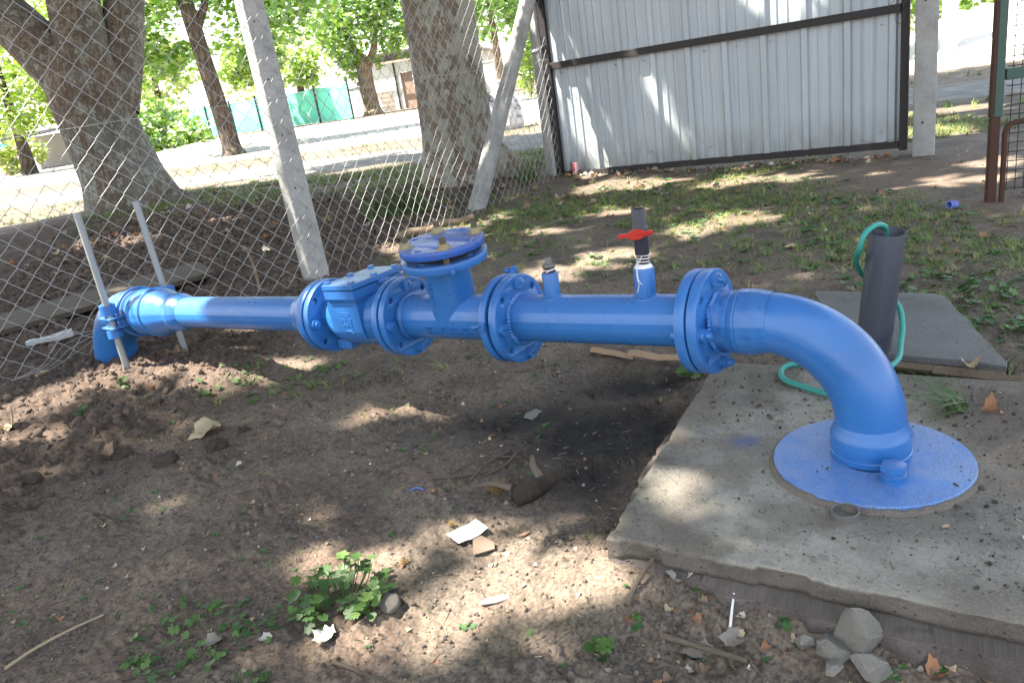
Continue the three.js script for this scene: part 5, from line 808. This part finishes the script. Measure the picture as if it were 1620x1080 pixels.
[
  [-0.975, -2.22, 0, 0.115, TAN, 0.5, 2.2, 'large pale tan leaf lying flat beside the dark clods'],
  [-1.72, -2.44, 0, 0.075, TAN, 1.3, 0.6, 'tan leaf rolled like a tube at the left edge'],
  [0.965, -1.43, 0.1, 0.034, RUSTY, 1.3, 1.2, 'orange brown curled leaf on the slab right of the base plate'],
  [0.225, -1.125, 0, 0.05, PALE, 0.9, 0.3, 'pale leaf standing against the front left corner of the slab'],
  [0.53, -0.865, 0, 0.034, RUSTY, 0.8, 2.0, 'rusty brown leaf right of the cement rubble'],
  [-0.415, -1.155, 0, 0.045, PALE, 0.8, 1.0, 'whitish curled leaf under the leafy weed'],
  [-0.63, -1.20, 0, 0.036, GREYB, 0.6, 2.6, 'grey brown leaf in the small weed patch at the bottom'],
  [-0.53, -1.185, 0, 0.026, PALE, 0.6, 0.4, 'small pale leaf between the two weed patches'],
  [-1.37, -3.02, 0.02, 0.062, BROWN, 1.2, 0.9, 'brown curled leaf at the foot of the rear support rod'],
  [1.115, -1.735, 0.06, 0.045, TAN, 1.0, 2.8, 'tan curled leaf on the broken edge of the grey board'],
  [-1.245, -2.12, 0.02, 0.06, BROWN, 0.8, 4.0, 'brown leaf lying against a dark clod on the left'],
  [-1.93, -3.05, 0.0, 0.06, TAN, 0.5, 1.6, 'tan leaf at the bottom edge of the wire fence'],
  [1.16, -6.48, 0.02, 0.06, BROWN, 1.2, 0.2, 'dark brown leaf at the foot of the gate, near the can'],
  [2.36, -5.66, 0.02, 0.06, TAN, 1.3, 3.0, 'tan leaf standing against the gate foot, near its right end'],
  [0.215, -0.99, 0, 0.05, GREYB, 0.6, 0.2, 'grey brown leaf at the bottom edge, left one of a pair'],
  [0.275, -0.985, 0, 0.045, GREYB, 0.5, 1.2, 'grey brown leaf at the bottom edge, right one of a pair'],
  [0.285, -1.09, 0, 0.04, TAN, 0.9, 5.0, 'tan leaf tucked under the front edge of the slab'],
  [1.30, -3.35, 0, 0.055, TAN, 0.6, 1.1, 'flat tan leaf on bare soil left of the grey pipe top'],
  [2.0, -3.05, 0, 0.06, RUSTY, 0.8, 2.2, 'rusty leaf in the grass below the lilac coupling'],
  [-0.80, -1.95, 0, 0.022, PALE, 0.6, 2.2, 'small whitish leaf below the dark clods'],
  [-1.3, -2.62, 0.01, 0.03, RUSTY, 1.2, 2.2, 'small orange leaf in the sunlit clods'],
].forEach(([x, z, y, s, tone, curl, turn, label], i) => { single('dry_leaf', dryLeaf(400 + i, s, tone, curl), M.dry, label, 'leaf', [x, Math.max(y, landY(x, z)) + 0.001, z], turn); });
{
  const r = rng(331), g = dryLeaf(451, 1, [1, 1, 1], 0.55), ms = [], cs = [], c = new THREE.Color(), tones = [TAN, PALE, BROWN, GREYB, RUSTY, BROWN, GREYB];
  const put = (x, z, s, y = landY(x, z)) => { ms.push(mat4(x, y + s * 0.12, z, (r() - 0.5) * 0.8, r() * 6.28, (r() - 0.5) * 0.8, s)); const t = tones[(r() * 7) | 0], v = 0.7 + 0.6 * r(); cs.push(c.setRGB(t[0] * v, t[1] * v, t[2] * v).clone()); };
  for (let k = 0; k < 150; k++) { const u = r(), d = -0.04 - 0.35 * r() * r(); put(lerp(0.72, 2.95, u) - 0.56 * d * -1 * 0.6, lerp(-6.89, -5.39, u) - d, 0.02 + 0.04 * r()); }
  for (let k = 0; k < 230; k++) put(lerp(0.2, 3.2, r()), lerp(-2.2, -6.0, r()), 0.012 + 0.035 * r() * r());
  for (let k = 0; k < 260; k++) put(lerp(-4, 1.6, r()), lerp(-5.2, -9.5, r()), 0.03 + 0.05 * r());
  for (let k = 0; k < 420; k++) put(lerp(-1.3, 0.15, r()), lerp(-0.8, -2.6, r()), 0.004 + 0.010 * r());
  for (let k = 0; k < 200; k++) put(lerp(0.12, 0.72, r()), lerp(-1.2, -0.8, r()), 0.005 + 0.014 * r());
  for (let k = 0; k < 60; k++) { const p = slabAt(lerp(0.5, 1.3, r()), lerp(0.1, 0.84, r()), SLAB_Y + 0.002); if (Math.hypot(p.x - 0.665, p.z + 1.31) > 0.21) put(p.x, p.z, 0.004 + 0.011 * r(), p.y); }
  const o = instances('leaf_litter', g, M.litter, ms, cs); o.userData.kind = 'stuff'; o.userData.label = 'scattered dry leaf fragments';
}
// grass tufts
{
  const blade = (h, w, lean, turn) => { const g = new THREE.BufferGeometry(), p = []; for (let k = 0; k <= 3; k++) { const t = k / 3, ww = w * (1 - t * 0.95), b = lean * t * t; p.push(-ww, h * t * (1 - 0.25 * lean * t), b * h, ww, h * t * (1 - 0.25 * lean * t), b * h); } g.setAttribute('position', new THREE.Float32BufferAttribute(p, 3)); g.setIndex([0, 1, 2, 1, 3, 2, 2, 3, 4, 3, 5, 4, 4, 5, 6, 5, 7, 6]); g.rotateY(turn); g.computeVertexNormals(); g.setAttribute('uv', new THREE.Float32BufferAttribute(new Float32Array(16), 2)); return g; };
  const tuft = (seed, n, spread) => { const r = rng(seed), l = []; for (let k = 0; k < n; k++) l.push(blade(0.5 + 0.6 * r(), 0.028 + 0.03 * r(), 0.3 + 1.4 * r(), r() * 6.28).translate((r() - 0.5) * spread, 0, (r() - 0.5) * spread)); return merge(l); };
  const r = rng(341), gs = [tuft(1, 11, 0.5), tuft(2, 9, 0.9), tuft(3, 13, 0.7)], ms = [[], [], []], cs = [[], [], []], c = new THREE.Color();
  const put = (x, z, s) => { const k = (r() * 3) | 0; ms[k].push(mat4(x, landY(x, z) - 0.003, z, (r() - 0.5) * 0.3, r() * 6.28, (r() - 0.5) * 0.3, s)); const v = 0.7 + 0.6 * r(), dryness = r() < 0.3 ? 1 : 0; cs[k].push(dryness ? c.setRGB(0.34 * v, 0.29 * v, 0.13 * v).clone() : c.setRGB(0.18 * v * (0.7 + 0.7 * r()), 0.265 * v, 0.055 * v).clone()); };
  for (let k = 0; k < 80000; k++) { const z = -1.5 - 8.5 * Math.pow(r(), 0.8), x = lerp(-4, 4.2, r()); const g = grassy(x, z); if (Math.hypot(x - 0.66, z + 1.33) < 0.9 && z > -1.95) continue; if (x > 0.9 && x < 1.4 && z > -2.5 && z < -1.7 && x - 0.9 < (z + 2.6) * 0.6 + 0.35) continue; if (r() > g * 0.7 || (Math.hypot(x + 0.2, z + 7.2) < 0.4)) continue; put(x, z, (0.018 + 0.032 * r()) * (z < -6 ? 1.5 : 1)); }
  for (let k = 0; k < 9000; k++) { const x = lerp(-9, 12, r()), z = lerp(-7, -22, r()); if (r() > grassy(x, z) * 0.7) continue; put(x, z, 0.05 + 0.06 * r()); }
  for (let k = 0; k < 220; k++) { const x = lerp(-1.3, 0.6, r()), z = lerp(-0.85, -2.6, r()); if (Math.hypot(x + 0.05, z + 1.24) < 0.1) continue; put(x, z, 0.006 + 0.014 * r()); }
  gs.forEach((g, k) => { const o = instances('grass', g, M.grass, ms[k], cs[k]); o.userData.kind = 'stuff'; o.userData.label = 'short patchy green grass'; });
  // a rank clump of long blades behind the fence
  const l = [], rr = rng(351); for (let k = 0; k < 170; k++) l.push(blade(0.16 + 0.16 * rr(), 0.004 + 0.004 * rr(), 0.3 + 1.0 * rr(), rr() * 6.28).translate((rr() - 0.5) * 0.5, 0, (rr() - 0.5) * 0.35));
  single('grass_clump', merge(l), M.herb, 'tall clump of long green grass behind the fence in front of the second trunk', 'grass clump', onLand(-0.72, -5.95), 0.3);
  const l2 = []; for (let k = 0; k < 60; k++) l2.push(blade(0.14 + 0.12 * rr(), 0.004 + 0.003 * rr(), 0.3 + 0.8 * rr(), rr() * 6.28).translate((rr() - 0.5) * 0.2, 0, (rr() - 0.5) * 0.2));
  single('grass_clump', merge(l2), M.herb, 'small tuft of long grass between the brace and the gate post', 'grass clump', onLand(0.36, -6.75), 0);
  const l3 = []; for (let k = 0; k < 46; k++) l3.push(blade(0.05 + 0.06 * rr(), 0.0016 + 0.0012 * rr(), 0.6 + 1.2 * rr(), 2.2 + rr() * 2.2).translate((rr() - 0.5) * 0.03, 0, (rr() - 0.5) * 0.03));
  single('grass_clump', merge(l3), M.herb, 'pulled up wisp of grass lying on the slab behind the base plate', 'grass clump', [0.925, SLAB_Y + 0.001, -1.47], 0.8).rotation.z = 0.5;
  const l4 = []; for (let k = 0; k < 34; k++) l4.push(blade(0.05 + 0.07 * rr(), 0.002 + 0.002 * rr(), 0.6 + 1.0 * rr(), rr() * 6.28).translate((rr() - 0.5) * 0.05, 0, (rr() - 0.5) * 0.05));
  single('grass_clump', merge(l4), M.herb, 'green tuft at the broken right end of the grey board', 'grass clump', onLand(1.225, -1.78), 0.2);
}
// broad leaved weeds
function herbLeaf(lobes, cup) { const g = new THREE.BufferGeometry(), p = [0, -0.06, 0], idx = [], n = lobes * 4; for (let k = 0; k <= n; k++) { const a = 0.35 + k / n * (6.2832 - 0.7) - Math.PI / 2 - 0.0, q = k % 4, rad = (q === 0 ? 0.74 : q === 2 ? 1.0 : 0.93) * (0.85 + 0.15 * Math.cos(a - Math.PI / 2)); p.push(Math.cos(a) * rad, cup * rad * rad + 0.06 * Math.sin(k * 2.2), Math.sin(a) * rad); if (k) idx.push(0, k + 1, k); } g.setAttribute('position', new THREE.Float32BufferAttribute(p, 3)); g.setIndex(idx); g.setAttribute('uv', new THREE.Float32BufferAttribute(new Float32Array(p.length / 3 * 2), 2)); g.computeVertexNormals(); return g; }
const HERB = [herbLeaf(5, 0.2), herbLeaf(7, -0.25), herbLeaf(3, 0.1)], HERBM = [[0.075, 0.15, 0.034], [0.11, 0.195, 0.042], [0.052, 0.11, 0.025]].map((c) => { const m = M.herb.clone(); m.color.setRGB(...c); return m; });
function weed(label, cx, cz, n, rad, h, size, seed, kinds = HERB, oval = 1) {
  const t = thing('leafy_weed', label, 'weed', onLand(cx, cz)), r = rng(seed), stems = [];
  for (let k = 0; k < n; k++) {
    const a = r() * 6.28, d = Math.sqrt(r()) * rad, x = Math.cos(a) * d * oval, z = Math.sin(a) * d, y = h * (0.25 + 0.75 * r()) * (1 - 0.5 * d / rad) + landY(cx + x, cz + z) - landY(cx, cz), s = size * (0.55 + 0.75 * r());
    const o = part('leaf', kinds[(r() * kinds.length) | 0], HERBM[(r() * 3) | 0], t); o.position.set(x, y, z); o.rotation.set((r() - 0.5) * 0.9, r() * 6.28, (r() - 0.5) * 0.9); o.scale.setScalar(s);
    stems.push(tube([[x * (h < 0.04 ? 0.82 : 0.35), -0.005, z * (h < 0.04 ? 0.85 : 0.35)], [x * 0.9, y * 0.6, z * 0.9], [x, y - s * 0.05, z]], 0.0011, 6, 4));
  }
  part('stem', merge(stems), M.herb, t); return t;
}
weed('bushy green weed with lobed leaves at the bottom left of centre', -0.40, -1.27, 92, 0.105, 0.08, 0.0155, 361);
weed('low spreading green weed patch at the bottom left', -0.66, -1.22, 80, 0.125, 0.03, 0.0105, 362, HERB, 1.25);
weed('tiny green sprout below the low weed patch', -0.52, -1.07, 16, 0.03, 0.015, 0.008, 363);
weed('flat patch of round leaved weeds left of the long blue pipe', -0.86, -2.62, 60, 0.20, 0.02, 0.013, 364, [HERB[2]], 1.3);
weed('bright green seedling in sunlit soil, nearer the support rod', -1.43, -2.68, 9, 0.022, 0.03, 0.014, 365);
weed('bright green seedling in sunlit soil, lower of two', -1.5, -2.5, 9, 0.022, 0.03, 0.013, 366);
weed('round leaved plant above the big tan leaf', -1.06, -2.52, 5, 0.03, 0.02, 0.018, 367, [HERB[2]]);
weed('small green plant at the bottom edge below the sunlit patch', 0.065, -1.02, 9, 0.022, 0.03, 0.015, 368);
weed('round green leaf on the slab front at the right', 0.60, -0.93, 3, 0.012, 0.03, 0.014, 369, [HERB[2]]);
weed('green weed between the slab and the elbow, by the bark strip', 0.56, -2.12, 26, 0.08, 0.05, 0.016, 370);
weed('round leaved weeds in front of the grass right of the grey board', 1.42, -2.05, 60, 0.16, 0.03, 0.016, 371);
weed('broad leaved weeds behind the grey board on the right', 1.55, -2.45, 70, 0.2, 0.035, 0.019, 372);
{
  const r = rng(381), ms = [], cs = [], c = new THREE.Color();
  const put = (x, z, s) => { const n = 2 + r() * 4; for (let q = 0; q < n; q++) { const a = r() * 6.28, d = s * (0.5 + r()); ms.push(mat4(x + Math.cos(a) * d, landY(x, z) + s * 0.5, z + Math.sin(a) * d, (r() - 0.5) * 0.7, r() * 6.28, (r() - 0.5) * 0.7, s * (0.6 + 0.6 * r()))); const v = 0.7 + 0.6 * r(); cs.push(c.setRGB(0.06 * v, 0.15 * v, 0.03 * v).clone()); } };
  for (let k = 0; k < 130; k++) put(lerp(-1.35, 0.15, r()), lerp(-0.85, -2.6, r()), 0.0035 + 0.004 * r());
  for (let k = 0; k < 60; k++) put(lerp(0.1, 0.75, r()), lerp(-1.22, -0.78, r()), 0.004 + 0.006 * r());
  for (let k = 0; k < 5200; k++) { const x = lerp(-0.9, 3.4, r()), z = lerp(-2.0, -6.6, r()); if (r() < grassy(x, z) * 0.5 && !(x > 0.9 && x < 1.4 && z > -2.5)) put(x, z, 0.008 + 0.012 * r()); }
  const o = instances('ground_cover', HERB[2], M.grass, ms, cs); o.userData.kind = 'stuff'; o.userData.label = 'low green clover like ground cover';
}
{
  const r = rng(385), g = new THREE.CylinderGeometry(0.03, 0.022, 1, 5).rotateZ(Math.PI / 2), ms = [], cs = [], c = new THREE.Color();
  for (let k = 0; k < 1500; k++) { const d = Math.pow(r(), 1.3), x = lerp(-1.5, 1.3, r()), z = lerp(-0.75, -4.2, d); if (tilled(x, z) > 0.6 && r() < 0.6) continue; const u = (x - SL.o.x) * SL.e1.x + (z - SL.o.z) * SL.e1.z, v = (x - SL.o.x) * SL.e2.x + (z - SL.o.z) * SL.e2.z, on = u > 0 && v > 0 && v < SL.d; if (on && (u < 0.5 && r() < 0.7 || Math.hypot(x - 0.67, z + 1.31) < 0.21)) continue; const s = 0.008 + 0.03 * r() * r(); ms.push(mat4(x, (on ? SLAB_Y : landY(x, z)) + 0.0015, z, 0, r() * 6.28, (r() - 0.5) * 0.25, s, 0.02 + 0.02 * r(), 0.02 + 0.02 * r())); const w = 0.5 + 0.9 * r(); r() < 0.45 ? cs.push(c.setRGB(0.36 * w, 0.28 * w, 0.17 * w).clone()) : cs.push(c.setRGB(0.16 * w, 0.11 * w, 0.075 * w).clone()); }
  const o = instances('straw_bits', g, M.litter, ms, cs); o.userData.kind = 'stuff'; o.userData.label = 'fine scattered straw and bits of twig';
}
// sticks, roots, scraps
const stick = (name, label, pts, r, mat = M.twig, cat = 'stick') => single(name, loft(pts.map(([x, y, z], i) => [x, landY(x, z) + y, z, r * (1 - 0.5 * i / pts.length)]), 10, wob(pts[0][0] * 50 | 0, 0.12)), mat, label, cat);
stick('dry_stalk', 'long straw coloured broken stalk at the bottom left', [[-1.03, 0.006, -1.215], [-1.0, 0.012, -1.26], [-0.95, 0.012, -1.31], [-0.91, 0.006, -1.355]], 0.0036, M.straw);
stick('twig', 'brown twig leaning toward the front left corner of the slab', [[0.125, 0.006, -1.09], [0.15, 0.012, -1.12], [0.19, 0.022, -1.155]], 0.0055);
stick('twig', 'brown twig at the bottom edge under the grey brown leaves', [[0.17, 0.006, -1.03], [0.22, 0.01, -0.99], [0.28, 0.008, -0.93]], 0.006);
stick('twig', 'thin dark twig at the bottom edge left of centre', [[-0.39, 0.004, -1.10], [-0.33, 0.006, -1.06], [-0.26, 0.004, -1.0]], 0.004);
stick('white_stick', 'short white plastic stick in front of the slab', [[0.275, 0.004, -1.005], [0.287, 0.012, -1.03], [0.299, 0.022, -1.052]], 0.0026, M.tape);
stick('dead_stalk', 'dead brown stalk standing behind the long blue pipe', [[-1.28, 0, -4.02], [-1.285, 0.14, -4.03], [-1.3, 0.24, -4.02]], 0.009, M.wood);
{
  const o = single('root_stump', loft([[-0.055, 0.012, 0.014, 0.008], [-0.045, 0.014, 0.012, 0.02], [-0.01, 0.015, 0.0, 0.021], [0.025, 0.02, -0.012, 0.018], [0.05, 0.027, -0.022, 0.015], [0.056, 0.029, -0.024, 0.004]], 26, wob(3, 0.3)), std([0.8, 0.75, 0.7], { map: rep(darkBark, 6), bumpMap: rep(barkBump, 6), bumpScale: 0.006, roughness: 0.95 }), 'brown broken root stump lying on the dirt in the middle', 'root', onLand(0.0, -1.545, 0.0), 0.1);
  part('root', loft([[-0.05, 0.03, 0.0, 0.008], [-0.09, 0.035, -0.03, 0.007], [-0.12, 0.02, -0.06, 0.004]], 8, wob(4, 0.1)), M.twig, o); part('root', loft([[0.02, 0.03, -0.02, 0.01], [0.01, 0.05, -0.05, 0.008], [0.015, 0.06, -0.075, 0.005]], 8, wob(5, 0.1)), M.twig, o);
  single('dry_roots', merge([[[-0.16, 0, -1.66], [-0.11, 0.012, -1.72], [-0.05, 0.01, -1.80]], [[-0.12, 0, -1.68], [-0.06, 0.014, -1.71], [-0.03, 0.006, -1.78]], [[-0.2, 0, -1.72], [-0.12, 0.008, -1.76], [-0.02, 0.004, -1.75]], [[-0.24, 0, -1.70], [-0.17, 0.006, -1.69], [-0.1, 0.004, -1.70]]].map((q) => tube(q.map(([x, y, z]) => [x, landY(x, z) + y + 0.003, z]), 0.0032, 14, 6))), M.twig, 'tangle of thin dry roots behind the root stump', 'roots');
  const fluff = (name, label, x, z, R, n, seed) => { const r = rng(seed), l = []; for (let k = 0; k < n; k++) { const a = r() * 6.28, u = r() * 2 - 1, q = Math.sqrt(1 - u * u), d = R * (0.5 + 0.5 * r()); l.push(tube([[0, R * 0.4, 0].map((w) => w + (r() - 0.5) * R), [Math.cos(a) * q * d * 0.6, R * 0.5 + u * d * 0.4, Math.sin(a) * q * d * 0.6], [Math.cos(a) * q * d, Math.max(0.001, R * 0.5 + u * d * 0.6), Math.sin(a) * q * d]], 0.0006, 4, 3)); } single(name, merge(l), std([0.33, 0.20, 0.075]), label, 'seed fluff', onLand(x, z)); };
  fluff('seed_fluff', 'tuft of orange seed fluff left of the root stump', -0.085, -1.60, 0.034, 130, 391); fluff('seed_ball', 'round orange brown seed ball above the white paper', -0.19, -1.47, 0.011, 80, 392); fluff('seed_ball', 'round orange brown seed ball by the leafy weed', -0.287, -1.37, 0.011, 80, 393);
}
{
  const sheet = (w, d, seed, k) => { const g = new THREE.PlaneGeometry(w, d, 18, 14).rotateX(-Math.PI / 2), p = g.attributes.position; for (let i = 0; i < p.count; i++) { const x = p.getX(i), z = p.getZ(i); p.setY(i, 0.004 + k * fbm2(x * 30 + seed, z * 30, 3, seed) + k * 1.4 * Math.max(0, x / w - 0.2)); p.setX(i, x + 0.006 * (fbm2(z * 40, x * 10, 2, seed + 1) - 0.5)); } g.computeVertexNormals(); return g; };
  single('paper_scrap', sheet(0.075, 0.052, 7, 0.012), std([1, 1, 1], { roughness: 0.7, side: THREE.DoubleSide, map: colorTex(256, (u, v) => { const s = 0.45 * smooth(0.45, 0.8, fbm2(u * 5, v * 5, 5, 411)) * smooth(1.0, 0.2, u) + 0.25 * smooth(0.6, 0.7, fbm2(u * 26, v * 26, 3, 412)); return [0.64 - 0.5 * s, 0.635 - 0.51 * s, 0.61 - 0.52 * s]; }) }), 'dirty white scrap of paper on the dirt in the centre', 'paper', onLand(-0.155, -1.432), 0.55);
  const cd = new THREE.Shape(); cd.moveTo(-0.024, -0.018); cd.lineTo(0.022, -0.02); cd.lineTo(0.026, 0.0); cd.lineTo(0.008, 0.034); cd.lineTo(-0.012, 0.03); cd.closePath();
  single('cardboard_scrap', new THREE.ExtrudeGeometry(cd, { depth: 0.003, bevelEnabled: false }).rotateX(-Math.PI / 2), std([0.185, 0.13, 0.092], { roughness: 0.9 }), 'brown torn cardboard piece just below the white paper', 'cardboard', onLand(-0.125, -1.375, 0.004), 0.25).rotation.x = 0.1;
  single('bark_chip', new THREE.ExtrudeGeometry((() => { const s = new THREE.Shape(); s.moveTo(-0.028, 0); s.lineTo(-0.015, 0.008); s.lineTo(0.028, 0.006); s.lineTo(0.03, -0.004); s.lineTo(0.005, -0.008); s.lineTo(-0.02, -0.005); s.closePath(); return s; })(), { depth: 0.003, bevelEnabled: false }).rotateX(-Math.PI / 2), std([0.46, 0.40, 0.32]), 'pale flat bark chip in the middle of the sunlit patch', 'bark', onLand(-0.105, -1.19, 0.003), 0.1);
  single('bark_chip', new THREE.ExtrudeGeometry((() => { const s = new THREE.Shape(); s.moveTo(-0.018, 0); s.lineTo(0.0, 0.006); s.lineTo(0.018, 0.004); s.lineTo(0.0, -0.004); s.closePath(); return s; })(), { depth: 0.003, bevelEnabled: false }).rotateX(-Math.PI / 2), std([0.24, 0.14, 0.09]), 'small brown bark chip right of the cardboard piece', 'bark', onLand(-0.035, -1.40, 0.003), 0.3);
  const bk = thing('bark_strip', 'long curled brown strip of bark beside the slab behind the right flange', 'bark', onLand(0.40, -2.27), -0.72);
  const strip = (L, w, s) => { const g = new THREE.CylinderGeometry(w, w * 0.8, L, 12, 14, true, 0.2, 3.4).rotateZ(Math.PI / 2), p = g.attributes.position; for (let i = 0; i < p.count; i++) { const x = p.getX(i); p.setY(i, p.getY(i) + 0.012 * (fbm2(x * 14, s, 3, s) - 0.5)); p.setZ(i, p.getZ(i) + 0.014 * (fbm2(x * 9, s + 4, 3, s) - 0.5)); } g.computeVertexNormals(); return g; };
  const bm = std([0.36, 0.25, 0.16], { roughness: 0.85, side: THREE.DoubleSide, map: rep(woodMap, 3), color: rgb(1.5, 1.4, 1.3) });
  part('bark_piece', strip(0.16, 0.016, 421).translate(-0.1, 0.016, 0.01), bm, bk); part('bark_piece', strip(0.2, 0.018, 422).rotateY(0.12).translate(0.06, 0.02, 0.0), bm, bk);
  const lg = (x, z, L, r, turn, label, seed) => { const o = single('split_log', loft([[-L / 2, 0, 0, r], [-L / 5, 0.01, 0, r * 1.06], [L / 5, 0.0, 0.01, r], [L / 2, 0.01, 0, r * 0.92]], 20, wob(seed, 0.14)), M.wood, label, 'log', onLand(x, z, r * 0.6), turn); part('cut_end', merge([new THREE.CircleGeometry(r * 0.95, 18).rotateY(-Math.PI / 2).translate(-L / 2 - 0.001, 0, 0), new THREE.CircleGeometry(r * 0.88, 18).rotateY(Math.PI / 2).translate(L / 2 + 0.001, 0.01, 0)]), std([0.50, 0.36, 0.20]), o); };
  lg(-0.50, -5.05, 0.3, 0.026, 0.25, 'pale split log behind the violet blue flange cover, nearer one', 4); lg(-0.30, -5.28, 0.34, 0.024, 0.15, 'pale split log behind the violet blue flange cover, farther one', 6);
  single('blue_tie', tube([[-0.30, 0, -1.66], [-0.285, 0.004, -1.665], [-0.265, 0.003, -1.66]].map(([x, y, z]) => [x, landY(x, z) + 0.003 + y, z]), 0.002, 10, 6), std([0.12, 0.22, 0.55]), 'thin light blue plastic strip on the dirt', 'plastic strip');
}
renderer.render(scene, camera);
